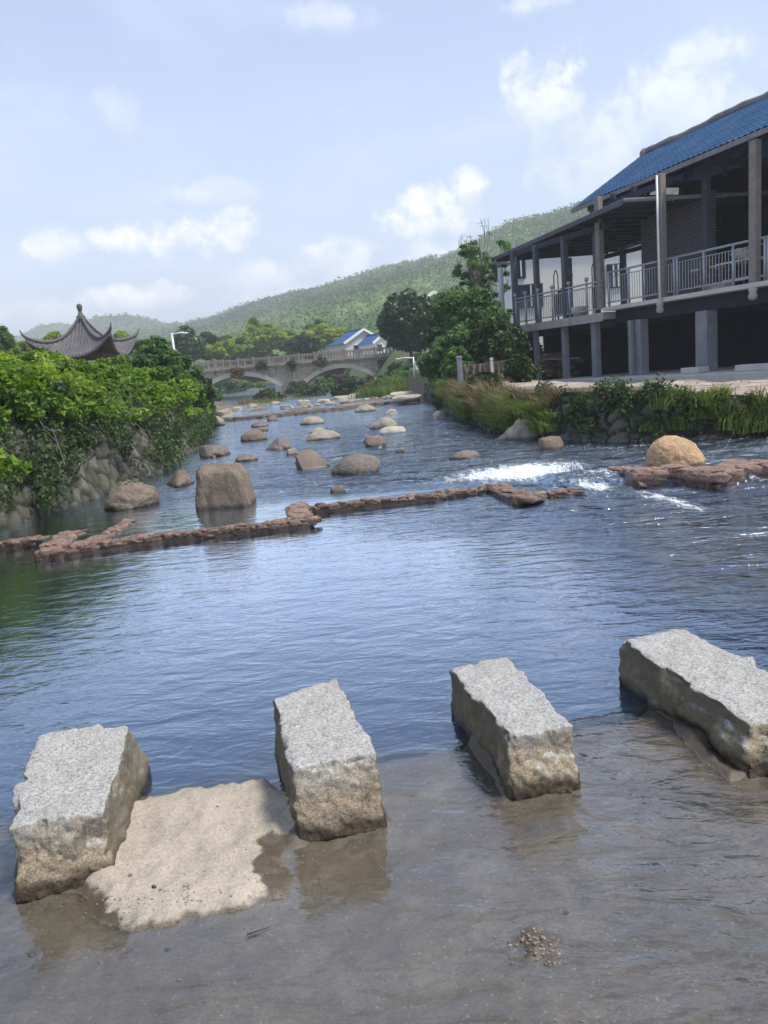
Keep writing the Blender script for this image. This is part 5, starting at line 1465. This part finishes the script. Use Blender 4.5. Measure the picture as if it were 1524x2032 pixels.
def pylon(px, pyt, pyb, Y, label):
    a, b_ = atY(px, pyt, Y), atY(px, pyb, Y)
    h = a[2] - b_[2]; w = h * 0.16
    mb = MB()
    for sx_ in (-1, 1):
        for sy_ in (-1, 1):
            mb.bar((sx_ * w, sy_ * w, 0), (sx_ * w * 0.15, sy_ * w * 0.15, h), h * 0.012)
    for k in range(7):
        z0, z1 = h * k / 7, h * (k + 1) / 7
        w0, w1 = w * (1 - 0.85 * k / 7), w * (1 - 0.85 * (k + 1) / 7)
        for sy_ in (-1, 1):
            mb.bar((-w0, sy_ * w0, z0), (w1, sy_ * w1, z1), h * 0.008); mb.bar((w0, sy_ * w0, z0), (-w1, sy_ * w1, z1), h * 0.008)
    for z in (0.7, 0.82, 0.94): mb.bar((-w * 1.1, 0, h * z), (w * 1.1, 0, h * z), h * 0.01)
    o = mb.build('pylon', M['lampw']); o.location = b_
    tag(o, label, 'pylon', 'power pylons on the hill')
pylon(778, 566, 606, 330, 'thin pale lattice pylon on the hillside left of the sparse tree')
pylon(708, 576, 618, 400, 'fainter small lattice pylon on the hillside, further left')
# ================================================================ VEGETATION
def leaf_mesh(P, size, rng, up=0.35, outward=None, aspect=0.6, fold=0.25, droop=0.2, lobed=False):
    """one folded leaf per point; returns V, F. lobed leaves are two crossing blades in one plane"""
    n = len(P)
    N = rng.normal(size=(n, 3))
    N[:, 2] = np.abs(N[:, 2]) + up
    if outward is not None: N += outward * 0.9
    N /= np.linalg.norm(N, axis=1)[:, None]
    T = np.cross(N, rng.normal(size=(n, 3))); T /= np.linalg.norm(T, axis=1)[:, None] + 1e-9
    T[:, 2] -= droop; T /= np.linalg.norm(T, axis=1)[:, None]
    B = np.cross(N, T)
    s = size * rng.uniform(0.65, 1.35, size=(n, 1))
    if not lobed:
        V = np.stack([P - T * s * 0.5, P + B * s * 0.5 * aspect + N * s * fold * 0.3, P + T * s * 0.55 - N * s * 0.1, P - B * s * 0.5 * aspect + N * s * fold * 0.3], 1)
        return V.reshape(-1, 3), np.arange(n * 4).reshape(n, 4)
    A = P - T * s * 0.35
    V = np.stack([A, A + B * s * 0.55 + T * s * 0.05 + N * s * 0.12, P + B * s * 0.22 + T * s * 0.25, P + T * s * 0.62 - N * s * 0.08, P - B * s * 0.22 + T * s * 0.25, A - B * s * 0.55 + T * s * 0.05 + N * s * 0.12], 1)
    k = (np.arange(n) * 6)[:, None]
    F = np.concatenate([k + np.array([[0, 1, 2, 3]]), k + np.array([[0, 3, 4, 5]])], 1).reshape(-1, 4)
    return V.reshape(-1, 3), F
def clump_points(C, Rd, per, rng, shell=0.55):
    """points in ellipsoidal clumps; C (n,3), Rd (n,3)"""
    n = len(C)
    d = rng.normal(size=(n, per, 3)); d /= np.linalg.norm(d, axis=2)[:, :, None]
    r = rng.uniform(0, 1, size=(n, per, 1)) ** (1 - shell) 
    P = C[:, None, :] + d * r * Rd[:, None, :]
    return P.reshape(-1, 3), d.reshape(-1, 3)
def foliage(name, C, Rd, per, size, mt, parent, seed, up=0.35, tone=None, lobed=False, aspect=0.6, droop=0.2, cvar=0.55, shell=0.55, out_w=1.0):
    rng = np.random.RandomState(seed)
    C = np.asarray(C, float); Rd = np.asarray(Rd, float)
    P, D = clump_points(C, Rd, per, rng, shell)
    cv = rng.uniform(0, 1, len(C)) if tone is None else tone
    var = np.clip(np.repeat(cv, per) * cvar + rng.uniform(0, 1, len(P)) * (1 - cvar), 0, 1)
    V, F = leaf_mesh(P, size, rng, up, D * out_w, aspect, 0.25, droop, lobed)
    if lobed: var = np.repeat(var, 2)
    loc = np.array([0, 0, 0.0])
    return mesh_np(name, V, F, mt, parent, smooth=False, fattr={'var': var})
LF = {}
LF['dark'] = m_leaf('dark_glossy_leaves', (0.013, 0.036, 0.015), (0.032, 0.078, 0.030), (0.075, 0.15, 0.05), 0.25, 0.4)
LF['mid'] = m_leaf('mid_green_leaves', (0.024, 0.075, 0.028), (0.080, 0.180, 0.058), (0.18, 0.32, 0.09), 0.4)
LF['vine'] = m_leaf('bright_vine_leaves', (0.020, 0.068, 0.010), (0.125, 0.245, 0.022), (0.33, 0.46, 0.05), 0.42)
LF['weed'] = m_leaf('small_weed_leaves', (0.018, 0.038, 0.014), (0.042, 0.082, 0.026), (0.11, 0.16, 0.045), 0.3)
LF['bright'] = m_leaf('yellow_green_leaves', (0.10, 0.19, 0.025), (0.23, 0.34, 0.045), (0.42, 0.50, 0.09), 0.45)
LF['red'] = m_leaf('red_brown_leaves', (0.07, 0.035, 0.022), (0.13, 0.065, 0.040), (0.20, 0.11, 0.065), 0.3)
LF['orange'] = m_leaf('dry_orange_leaves', (0.10, 0.055, 0.025), (0.20, 0.12, 0.05), (0.30, 0.20, 0.09), 0.3)
LF['grass'] = m_leaf('grass_blades', (0.05, 0.095, 0.022), (0.13, 0.20, 0.042), (0.30, 0.34, 0.10), 0.35)
LF['dry'] = m_leaf('dry_grass_blades', (0.10, 0.08, 0.045), (0.19, 0.155, 0.085), (0.32, 0.27, 0.16), 0.3)
LF['far'] = m_leaf('hillside_leaves', (0.042, 0.080, 0.028), (0.085, 0.15, 0.042), (0.14, 0.21, 0.06), 0.25)

def crown_clumps(w, h, n, rng, rad_=0.24, flat=1.0, bottom=0.0, hollow=0.5):
    """clump centres in an uneven crown of width w and height h sitting on z = 0"""
    d = rng.normal(size=(n, 3)); d /= np.linalg.norm(d, axis=1)[:, None]
    r = rng.uniform(hollow, 1.0, n)[:, None] ** 0.6
    lob = 1 + 0.25 * fbm(d[:, 0] * 1.7 + rng.rand() * 50, d[:, 1] * 1.7, d[:, 2] * 1.7, 3, 3)
    C = d * r * lob[:, None] * np.array([w / 2, w / 2, h / 2]) * (1 - rad_ * 0.6)
    C[:, 2] += h / 2
    R_ = rng.uniform(0.6, 1.3, (n, 1)) * rad_ * min(w, h) * np.array([[0.6, 0.6, 0.45 * flat]])
    return C, R_
def tree(name, label, cat, grp, x, y, z0, w, h, trunk, mt, seed, n=40, per=120, size=None, bark='bark', rad_=0.26, up=0.35, tone=None, leaf_asp=0.6, trunk_r=None):
    rng = np.random.RandomState(seed)
    T = empty(name, (x, y, z0), label, cat, grp)
    C, R_ = crown_clumps(w, h - trunk, n, rng, rad_)
    C[:, 2] += trunk
    size = size or 0.10 * rad_ * w
    foliage('crown', C, R_, per, size, LF[mt], T, seed + 1, up, tone, aspect=leaf_asp)
    tr_ = trunk_r or h * 0.02
    mb = MB()
    top = trunk + (h - trunk) * 0.62
    bend = rng.normal(size=2) * 0.04 * h
    mb.tube([(0, 0, -0.3), (bend[0] * 0.4, bend[1] * 0.4, top * 0.5), (bend[0], bend[1], top)], [tr_ * 1.3, tr_, tr_ * 0.35], 8)
    for q in rng.choice(n, min(n, 9), replace=False):
        zb = min(top * 0.9, max(trunk * 0.6, C[q, 2] * 0.55))
        k = zb / top
        st_ = np.array([bend[0] * k * k, bend[1] * k * k, zb])
        md = (st_ + C[q]) / 2 + np.array([0, 0, 0.05 * h])
        mb.tube([st_, md, C[q]], [tr_ * 0.5, tr_ * 0.35, tr_ * 0.12], 6)
    mb.build('trunk', M[bark], T)
    return T
def tree_px(name, label, cat, grp, px0, px1, pyt, pyb, Y, mt, seed, trunk=0.12, **kw):
    """tree standing at depth Y whose crown fills the given part of the view"""
    a, b_ = atY(px0, (pyt + pyb) / 2, Y), atY(px1, (pyt + pyb) / 2, Y)
    top, bot = atY((px0 + px1) / 2, pyt, Y)[2], atY((px0 + px1) / 2, pyb, Y)[2]
    x = (a[0] + b_[0]) / 2
    z0 = float(bot); h = float(top - bot)
    return tree(name, label, cat, grp, float(x), Y, z0, float(b_[0] - a[0]), h, h * trunk, mt, seed, **kw)

# ---- left bank: bright lobed vines mounded over the wall head, small-leaved weeds hanging down it
rng = np.random.RandomState(5)
def bank_point(y, k):
    """k = 0 at the wall foot, 1 at its head, beyond 1 on the flat behind"""
    x0 = float(np.interp(y, ly, lx)) + 0.05
    if k <= 1: return np.array([x0 - 1.25 * k, y, 0.05 + 1.57 * k])
    return np.array([x0 - 1.25 - (k - 1) * 2.2, y, 1.62 + 0.02 * (y - 8) * 1.0])
Cs, Rs, tn = [], [], []
for q in range(1150):
    y = 3.5 + 33 * rng.rand() ** 1.45
    k = rng.uniform(0.42, 2.6) if rng.rand() < 0.75 else rng.uniform(0.75, 1.3)
    lowlim = 0.62 + 0.22 * float(fbm(y * 0.7, 0.0, 0, 91, 3)) - 0.30 * float(sst(y, 20, 30))
    if k < lowlim: continue
    p = bank_point(y, k)
    mound = 0.36 * float(fbm(y * 0.7, k * 1.3, 0, 92, 3)) + 0.08 + 0.16 * float(sst(k, 0.8, 1.5))
    r = rng.uniform(0.16, 0.36)
    p = p + np.array([0.42 * max(0, mound) + 0.12, 0, max(0, mound) * 1.15])
    Cs.append(p); Rs.append([r, r, r * 0.62]); tn.append(np.clip(0.45 + 0.5 * float(fbm(y * 0.5, k * 2, 0, 95, 2)) + rng.normal() * 0.15, 0, 1))
tag(foliage('vine_cover', Cs, Rs, 150, 0.095, LF['vine'], None, 6, 0.75, np.array(tn), lobed=True, cvar=0.5, out_w=0.55), 'bright green lobed vines mounded over the left bank wall', kind='stuff')
Cs, Rs = [], []
for q in range(150):
    y = 4.5 + 28 * rng.rand() ** 1.3
    k = rng.uniform(0.7, 2.0)
    if float(fbm(y * 0.4, k, 0, 191, 2)) < 0.05: continue
    p = bank_point(y, k) + np.array([rng.uniform(0.05, 0.3), 0, rng.uniform(0.32, 0.55)])
    r = rng.uniform(0.10, 0.2)
    Cs.append(p); Rs.append([r, r, r * 1.7])
tag(foliage('leafy_shoots', Cs, Rs, 70, 0.11, LF['bright'], None, 8, 0.1, droop=-0.5, aspect=0.32, cvar=0.5), 'narrow pale shoots standing up out of the left bank vines', kind='stuff')
Cs, Rs = [], []
for q in range(150):
    y = 4.5 + 28 * rng.rand() ** 1.3
    k = rng.uniform(0.6, 2.0)
    if float(fbm(y * 0.35, k, 0, 193, 2)) < 0.0: continue
    p = bank_point(y, k) + np.array([rng.uniform(0.15, 0.4), 0, rng.uniform(0.15, 0.36)])
    r = rng.uniform(0.14, 0.3)
    Cs.append(p); Rs.append([r, r, r * 0.7])
tag(foliage('dark_creeper', Cs, Rs, 110, 0.075, LF['dark'], None, 9, 0.4, droop=0.3, cvar=0.5), 'dark small-leaved creeper patches among the bright vines of the left bank', kind='stuff')
Cs, Rs = [], []
for q in range(900):
    y = 3.5 + 30 * rng.rand() ** 1.5
    k = rng.uniform(0.10, 1.0)
    dens_ = 0.42 + 0.9 * float(fbm(y * 0.45, k * 1.2, 0, 97, 3)) + 0.55 * (k - 0.5) + 0.5 * float(sst(10.5, y, 8.0))
    if rng.rand() > dens_: continue
    p = bank_point(y, k) + np.array([rng.uniform(0.02, 0.22), 0, 0.08])
    r = rng.uniform(0.12, 0.28)
    Cs.append(p); Rs.append([r * 0.8, r, r * 1.25])
tag(foliage('hanging_weeds', Cs, Rs, 90, 0.06, LF['weed'], None, 7, 0.3, droop=0.6, cvar=0.6), 'dull small-leaved weeds hanging down the left bank wall', kind='stuff')
# dark bushes along the far part of that bank
for q, (px0, px1, pyt, pyb, Y, lab) in enumerate([(268, 352, 668, 770, 24.0, 'rounded dark green shrub on the left bank beside the foot of the street lamp'), (335, 402, 694, 830, 28.0, 'tall dark shrub at the outer edge of the left bank before the bridge'), (388, 430, 735, 850, 31.0, 'loose dull shrub hanging over the water at the left end of the weir'), (120, 195, 712, 780, 17.5, 'pale green bush in front of the pavilion columns')]):
    tree_px('shrub', lab, 'shrub', 'shrubs along the left bank', px0, px1, pyt, pyb, Y, ['mid', 'mid', 'weed', 'vine'][q], 200 + q, 0.05, n=60, per=150, size=0.13, rad_=0.30)
# bare stems that curl out of the weeds
mb = MB()
for q in range(26):
    y = rng.uniform(7, 16); k = rng.uniform(0.5, 1.1)
    p = bank_point(y, k) + np.array([0.3, 0, 0.2])
    pts = [p]
    for e in range(5): pts.append(pts[-1] + np.array([rng.uniform(0.0, 0.12), rng.uniform(-0.12, 0.12), rng.uniform(-0.22, 0.04)]))
    mb.tube(pts, 0.006, 4)
tag(mb.build('bare_stems', M['twig']), 'thin bare stems trailing from the left bank weeds', kind='stuff')

# ---- grass
def blades(name, roots, height, per, mt, seed, lean=None, width=0.012, spread=0.1, parent=None, label=None, segs=3, arch=0.7):
    rng = np.random.RandomState(seed)
    roots = np.repeat(np.asarray(roots, float), per, 0)
    n = len(roots)
    H = np.repeat(np.asarray(height, float) * np.ones(n // per), per) * rng.uniform(0.5, 1.15, n)
    R0 = roots + np.stack([rng.normal(size=n) * spread, rng.normal(size=n) * spread, np.zeros(n)], 1)
    an = rng.uniform(0, 2 * math.pi, n)
    D = np.stack([np.cos(an), np.sin(an), np.zeros(n)], 1) * rng.uniform(0.15, 0.9, (n, 1)) * arch
    if lean is not None: D = D + np.repeat(np.asarray(lean, float), per, 0) if np.ndim(lean) > 1 else D + np.asarray(lean, float)
    Sd = np.cross(D + np.array([0, 0, 1.0]), rng.normal(size=(n, 3))); Sd /= np.linalg.norm(Sd, axis=1)[:, None]
    V = []
    for k in range(segs + 1):
        t_ = k / segs
        c = R0 + D * (H * t_ ** 1.8)[:, None] + np.array([0, 0, 1.0]) * (H * (t_ - 0.45 * t_ ** 2.6 * np.linalg.norm(D, axis=1)))[:, None]
        w = width * (1 - 0.92 * t_) * rng.uniform(0.7, 1.3, n)
        V += [c - Sd * w[:, None], c + Sd * w[:, None]]
    V = np.stack(V, 1)
    k0 = (np.arange(n) * (2 * segs + 2))[:, None]
    F = np.concatenate([k0 + np.array([[2 * q, 2 * q + 1, 2 * q + 3, 2 * q + 2]]) for q in range(segs)], 1).reshape(-1, 4)
    tone = np.repeat(np.clip(rng.normal(0.5, 0.22, n // per), 0, 1), per) * 0.6 + rng.uniform(0, 0.4, n)
    return mesh_np(name, V.reshape(-1, 3), F, LF[mt], parent, smooth=False, fattr={'var': np.repeat(tone, segs)})
rl_ = [(2.35, 33), (2.45, 27), (2.55, 22), (2.66, 18), (2.95, 15.8), (3.7, 14.1), (4.6, 12.9), (7, 12.55), (12, 12.3)]
rp_ = np.array(rl_); sg = np.concatenate([[0], np.cumsum(np.linalg.norm(np.diff(rp_, axis=0), axis=1))])
def bank_at(s):
    x, y = np.interp(s, sg, rp_[:, 0]), np.interp(s, sg, rp_[:, 1])
    e = 0.05
    x2, y2 = np.interp(s + e, sg, rp_[:, 0]), np.interp(s + e, sg, rp_[:, 1])
    d = np.array([x2 - x, y2 - y]); d /= np.linalg.norm(d) + 1e-9
    return np.array([x, y]), np.array([-d[1], d[0]])       # inland normal
for (nm, mt, cnt, hlo, hhi, per, seed, offlo, offhi, lab, wd) in [('bank_grass', 'grass', 380, 0.18, 0.42, 55, 301, -0.2, 0.16, 'long green grass arching over the right bank edge', 0.010), ('dry_bank_grass', 'dry', 340, 0.16, 0.40, 40, 302, -0.2, 0.2, 'dry straw-coloured grass among the green on the right bank', 0.009), ('low_bank_weeds', 'grass', 260, 0.2, 0.42, 45, 303, -0.18, -0.02, 'rank weeds hanging from the face of the right bank', 0.012)]:
    rng = np.random.RandomState(seed)
    roots, hh, ln = [], [], []
    for q in range(cnt):
        s = sg[-1] * (1 - rng.rand() ** 1.25)
        s = rng.uniform(5, sg[-1])
        p, nn = bank_at(s)
        off = rng.uniform(offlo, offhi)
        g = float(fbm(s * 0.35, off, 0, seed, 2))
        if rng.rand() > (0.55 if p[0] > 4.4 else 0.36) + g * 1.3: continue
        x, y = p + nn * off
        z = float(ground(np.array([x]), np.array([y]))[0]) if off > 0.3 else (0.62 + 0.4 * (1 - float(sst(x, 4.2, 7)))) * rng.uniform(0.5, 0.96)
        if nm == 'low_bank_weeds': z *= rng.uniform(0.25, 0.85)
        roots.append((x, y, z)); hh.append(rng.uniform(hlo, hhi) * (1 + 0.4 * g)); ln.append((-nn[0] * 0.55, -nn[1] * 0.55, 0.0))
    tag(blades(nm, roots, hh, per, mt, seed, np.array(ln), wd, 0.09), lab, kind='stuff')
# leafy weeds between the tussocks
rng = np.random.RandomState(306)
Cs, Rs = [], []
for q in range(700):
    s = rng.uniform(3, sg[-1]); p, nn = bank_at(s)
    off = rng.uniform(-0.15, 0.35); x, y = p + nn * off
    zt = 0.64 + 0.4 * (1 - float(sst(x, 4.2, 7)))
    if float(fbm(s * 0.5, off * 2, 0, 307, 2)) < (-0.1 if p[0] > 4.4 else 0.12): continue
    r = rng.uniform(0.1, 0.24)
    Cs.append((x, y, zt * rng.uniform(0.15, 1.05))); Rs.append((r, r, r))
tag(foliage('bank_weeds', Cs, Rs, 60, 0.07, LF['weed'], None, 308, 0.3, droop=0.4), 'leafy weeds clothing the low right bank wall', kind='stuff')

# ---- right bank trees and bushes
TG = 'bushes crowding the right bank left of the stilt house'
for q, (px0, px1, pyt, pyb, Y, mt, n, lab) in enumerate([
    (838, 935, 655, 790, 30.0, 'mid', 80, 'broad mid-green bush at the water end of the right bank'),
    (855, 960, 560, 700, 33.0, 'mid', 80, 'tall feathery green bush right of the dark round tree'),
    (905, 1010, 560, 720, 29.0, 'mid', 80, 'tall green bush at the foot of the sparse tree'),
    (930, 1020, 620, 735, 26.0, 'weed', 70, 'lighter green bush behind the dry fence wall'),
    (985, 1050, 640, 740, 27.0, 'dark', 60, 'dark bush beside the leaning post of the stilt house'),
    (845, 900, 620, 720, 36.0, 'dark', 60, 'dark bush between the round tree and the feathery bush'),
    (870, 960, 640, 760, 27.0, 'mid', 80, 'leafy green bush spilling down towards the water left of the fence'), (935, 1015, 600, 715, 31.0, 'mid', 80, 'feathery tall bush in front of the pale utility pole'),
    (1000, 1062, 702, 772, 21.5, 'weed', 60, 'low ragged bush between the dry fence and the first stilt'), (925, 1000, 738, 776, 20.0, 'weed', 50, 'low weeds along the foot of the dry fence'),
    (1005, 1075, 655, 748, 35.5, 'weed', 70, 'shaded bush behind the leaning post and rubble heap'),
    (880, 940, 680, 780, 24.0, 'mid', 60, 'low leafy bush before the mossy post')]):
    tree_px('bush', lab, 'bush', TG, px0, px1, pyt, pyb, Y, mt, 320 + q, 0.04, n=n, per=170, size=0.15, rad_=0.28)
tree_px('camphor_tree', 'dense round dark green tree standing at the right end of the bridge', 'tree', None, 755, 868, 574, 712, 62.0, 'dark', 340, 0.10, n=150, per=190, size=0.34, rad_=0.24, up=0.5)
# tall sparse tree with bare twigs above its leaves
c = atY(962, 640, 37.0); zt = float(atY(962, 432, 37.0)[2])
T = empty('sparse_tree', (c[0], 37.0, 1.0), 'tall thin tree with bare twigs at its top, left of the stilt house roof', 'tree')
rng = np.random.RandomState(350)
mb = MB(); hT = zt - 1.0
mb.tube([(0, 0, -0.2), (0.05, 0, hT * 0.4), (-0.1, 0, hT * 0.66)], [0.11, 0.085, 0.05], 8)
tips, Cs, Rs = [], [], []
for q in range(26):
    a0 = rng.uniform(0, 2 * math.pi); zb = hT * rng.uniform(0.32, 0.64)
    ex = rng.uniform(0.5, 1.25); zt_ = hT * rng.uniform(0.55, 0.9)
    tip = np.array([math.cos(a0) * ex, math.sin(a0) * ex, zt_])
    mid = np.array([math.cos(a0) * ex * 0.45, math.sin(a0) * ex * 0.45, (zb + zt_) / 2 + 0.1])
    mb.tube([(0, 0, zb), mid, tip], [0.04, 0.028, 0.012], 6)
    if zt_ < hT * 0.86:
        for e in range(3):
            Cs.append(tip + rng.normal(size=3) * 0.16); r = rng.uniform(0.16, 0.32); Rs.append([r, r, r * 0.5])
    if rng.rand() < 0.8:
        for e in range(3):
            an = rng.uniform(0, 6.3); L = rng.uniform(0.3, 0.75)
            t2 = tip + np.array([math.cos(an) * 0.16, math.sin(an) * 0.16, L])
            if t2[2] > hT * 1.02: t2[2] = hT * 1.02
            mb.tube([tip, (tip + t2) / 2 + rng.normal(size=3) * 0.03, t2], [0.014, 0.010, 0.004], 5)
            for g in range(4):
                k = rng.uniform(0.3, 0.95); b0 = tip * (1 - k) + t2 * k
                mb.tube([b0, b0 + np.array([rng.normal() * 0.12, rng.normal() * 0.12, rng.uniform(0.02, 0.14)])], [0.006, 0.003], 4)
for q in range(18):
    Cs.append((rng.normal() * 0.5, rng.normal() * 0.5, hT * rng.uniform(0.3, 0.55))); r = rng.uniform(0.2, 0.35); Rs.append([r, r, r * 0.7])
mb.build('trunk', M['twig'], T)
foliage('crown', Cs, Rs, 60, 0.16, LF['mid'], T, 351, 0.4, droop=0.5, aspect=0.45)

# ---- around and behind the bridge
BGq = 'bushes growing under and before the bridge arches'
for q, (px0, px1, pyt, pyb, Y, mt, n, size, lab) in enumerate([
    (430, 545, 752, 800, 96.0, 'mid', 60, 0.3, 'green bushes seen through the left arch'), (392, 440, 765, 806, 62.0, 'mid', 50, 0.22, 'leafy bush at the left springing of the left arch'),
    (580, 650, 764, 812, 66.0, 'weed', 60, 0.22, 'dull green bush at the foot of the bridge pier'), (664, 708, 738, 788, 70.0, 'red', 50, 0.22, 'red-brown bush growing up under the right arch'),
    (655, 745, 745, 806, 60.0, 'dark', 60, 0.2, 'dark green bush in front of the red-brown one'), (615, 680, 748, 792, 74.0, 'mid', 50, 0.22, 'green bush filling the left half of the right arch'),
    (708, 762, 755, 806, 56.0, 'orange', 50, 0.18, 'dry orange bush below the right end of the right arch'), (735, 815, 738, 800, 52.0, 'mid', 70, 0.18, 'fresh green bush left of the white lamp with a box'),
    (762, 825, 716, 760, 66.0, 'weed', 60, 0.22, 'scrubby bush over the right end of the bridge'), (505, 565, 768, 812, 60.0, 'weed', 40, 0.2, 'small dull bush left of the bridge pier'),
    (405, 490, 752, 806, 90.0, 'dark', 60, 0.24, 'dark bushes filling the left end of the left arch'), (560, 625, 752, 806, 78.0, 'weed', 60, 0.22, 'olive bush beside the foot of the bridge pier on its right'), (625, 690, 742, 800, 84.0, 'dark', 60, 0.24, 'dark bush seen through the right arch'), (735, 790, 742, 796, 50.0, 'mid', 60, 0.17, 'bright leafy bush between the orange bush and the reeds'),
    (775, 850, 722, 772, 55.0, 'mid', 60, 0.2, 'leafy bush at the right abutment of the bridge below the dark round tree'), (820, 870, 700, 775, 48.0, 'dark', 60, 0.2, 'dark bush right of the white lamp with a box')]):
    tree_px('bush', lab, 'bush', BGq, px0, px1, pyt, pyb, Y, mt, 360 + q, 0.03, n=n, per=110, size=size, rad_=0.28)
for q, (px, py, w, Y, lab) in enumerate([(635, 716, 34, 79.4, 'green creeper tuft hanging from the bridge deck over the pier'), (520, 725, 26, 79.4, 'small dark tuft on the bridge face above the left arch'), (470, 738, 34, 79.4, 'bare twiggy tuft on the bridge face at the crown of the left arch'), (578, 722, 22, 79.4, 'little tuft on the bridge ledge left of the creeper'), (762, 722, 40, 79.2, 'scrubby tuft over the right abutment of the bridge')]):
    tree_px('creeper', lab, 'creeper', 'plants rooted in the bridge', px - w / 2, px + w / 2, py - 10, py + 14, Y, ['weed', 'dark', 'red', 'weed', 'red'][q], 380 + q, 0.02, n=16, per=70, size=0.2, rad_=0.4)
for q, (px, py, Y, hgt_, mt, lab) in enumerate([(490, 812, 58.0, 1.0, 'dry', 'pale dry grass clump in the shallows under the left arch'), (800, 768, 48.0, 0.9, 'grass', 'bright green reed clump left of the white lamp post on the right bank'), (600, 805, 60.0, 0.9, 'dry', 'dry reeds around the foot of the bridge pier'), (775, 780, 46.0, 0.7, 'grass', 'short bright reeds in front of the fresh green bush'), (540, 808, 56.0, 0.8, 'grass', 'low green reeds between the dry grass and the pier')]):
    p = atY(px, py, Y)
    rng = np.random.RandomState(390 + q)
    o = blades('reeds', [(rng.normal() * 0.8, rng.normal() * 0.8, 0) for _ in range(26)], hgt_, 40, mt, 395 + q, None, 0.025, 0.25)
    o.location = (p[0], Y, float(p[2]) - 0.1)
    tag(o, lab, 'reeds', 'reed and grass clumps before the bridge')
TB = 'trees behind the bridge'
for q, (px0, px1, pyt, pyb, Y, mt, n, lab) in enumerate([
    (343, 405, 648, 728, 105.0, 'dark', 80, 'dark tree behind the left street lamp'), (392, 440, 656, 722, 112.0, 'dark', 60, 'second dark tree, a little lower, right of the one behind the lamp'),
    (425, 480, 664, 722, 118.0, 'mid', 60, 'mid-green tree right of the two dark ones behind the bridge'), (568, 640, 658, 708, 104.0, 'dark', 70, 'dark rounded tree left of the blue-roofed houses'),
    (490, 570, 648, 708, 116.0, 'bright', 60, 'yellow-green bamboo mass in the middle behind the bridge'), (545, 610, 652, 705, 120.0, 'bright', 50, 'bright rounded tree between the bamboo and the dark tree'),
    (590, 690, 640, 700, 119.0, 'bright', 70, 'wide light green tree behind the dark rounded tree'), (610, 650, 632, 690, 123.0, 'mid', 40, 'small dark-topped tree rising above the wide light green tree'),
    (440, 510, 664, 712, 114.0, 'bright', 50, 'light bush at the left of the bamboo mass'), (735, 775, 650, 700, 118.0, 'bright', 40, 'pale green bush peeping out behind the smaller blue-roofed house'),
    (470, 545, 636, 706, 119.0, 'bright', 60, 'tallest yellow-green bamboo plume behind the middle of the bridge'), (625, 700, 646, 704, 116.0, 'bright', 60, 'light green tree right behind the ridge of the larger blue-roofed house'), (400, 480, 676, 716, 110.0, 'bright', 50, 'low light bush at the foot of the dark trees behind the bridge'),
    (295, 345, 668, 720, 85.0, 'vine', 50, 'bright leafy tree between the pavilion and the left street lamp'), (655, 700, 655, 700, 121.0, 'bright', 40, 'light shrub behind the larger blue-roofed house')]):
    tree_px('tree', lab, 'tree', TB, px0, px1, pyt, pyb, Y, mt, 400 + q, 0.08, n=n, per=120, size=0.0045 * Y, rad_=0.26)
PB = 'bamboo and trees behind the pavilion'
for q, (px0, px1, pyt, pyb, Y, mt, n, lab) in enumerate([
    (-60, 26, 636, 720, 45.0, 'mid', 90, 'green tree cut by the left picture edge'), (20, 75, 674, 725, 58.0, 'bright', 60, 'yellow-green bamboo left of the pavilion roof'), (88, 124, 656, 705, 75.0, 'bright', 40, 'bright bamboo crown rising behind the left slope of the pavilion roof'),
    (215, 262, 654, 705, 75.0, 'bright', 40, 'pale bamboo crown behind the right slope of the pavilion roof'), (255, 330, 672, 715, 60.0, 'vine', 60, 'light green bush right of the pavilion eave'), (-40, 60, 690, 740, 36.0, 'vine', 60, 'low bright bush at the left edge before the pavilion')]):
    tree_px('tree', lab, 'tree', PB, px0, px1, pyt, pyb, Y, mt, 430 + q, 0.05, n=n, per=120, size=0.0055 * Y, rad_=0.28, leaf_asp=0.4)

# ---- leaf clumps of the hillside woods, one mass
def hill_leaves(name, HV, cnt, size, seed, label, rowmax):
    V, var = HV
    rng = np.random.RandomState(seed)
    nu, nv = V.shape[:2]
    i = rng.randint(0, nu, cnt); j = (rng.beta(1.6, 1.1, cnt) * rowmax).astype(int)
    sz = size * (0.35 + 0.65 * np.clip(V[i, j, 1] / 500, 0.2, 1.6))[:, None]
    P = V[i, j] + rng.normal(size=(cnt, 3)) * np.array([1.6, 1.6, 0.8]) + np.array([0, 0, 0.5])
    Vv, F = leaf_mesh(P, sz, rng, 0.8, None, 0.75, 0.3, 0.1)
    vv = np.clip(var[i, j] * 0.9 + rng.uniform(0, 0.16, cnt), 0, 1)
    tag(mesh_np(name, Vv, F, LF['far'], None, smooth=False, fattr={'var': vv}), label, kind='stuff')
hill_leaves('hill_woods', HV1, 220000, 1.5, 501, 'massed tree tops covering the long green hill', 200)
hill_leaves('far_hill_woods', HV2, 50000, 2.2, 502, 'massed tree tops covering the far bluish hill', 200)

# ================================================================ haze: one box of thin air round the whole scene
m = bpy.data.materials.new('haze_air'); m.use_nodes = True; m.node_tree.nodes.clear()
t = NT(m.node_tree); out = t.n('ShaderNodeOutputMaterial')
pvn = t.n('ShaderNodeVolumePrincipled', i={'Color': (0.90, 0.95, 1.0, 1), 'Density': HAZE, 'Anisotropy': 0.0})
t.t.links.new(pvn.outputs[0], out.inputs['Volume'])
print('TOPZ', HV1[0][..., 2].max(), HV2[0][..., 2].max())
HTOP = 10.0 + float(max(HV1[0][..., 2].max(), HV2[0][..., 2].max()))
mb = MB().box((0, 1200, (HTOP - 4) / 2), (3700, 2900, HTOP + 4))
tag(mb.build('haze', m), 'thin pale blue air', kind='stuff')
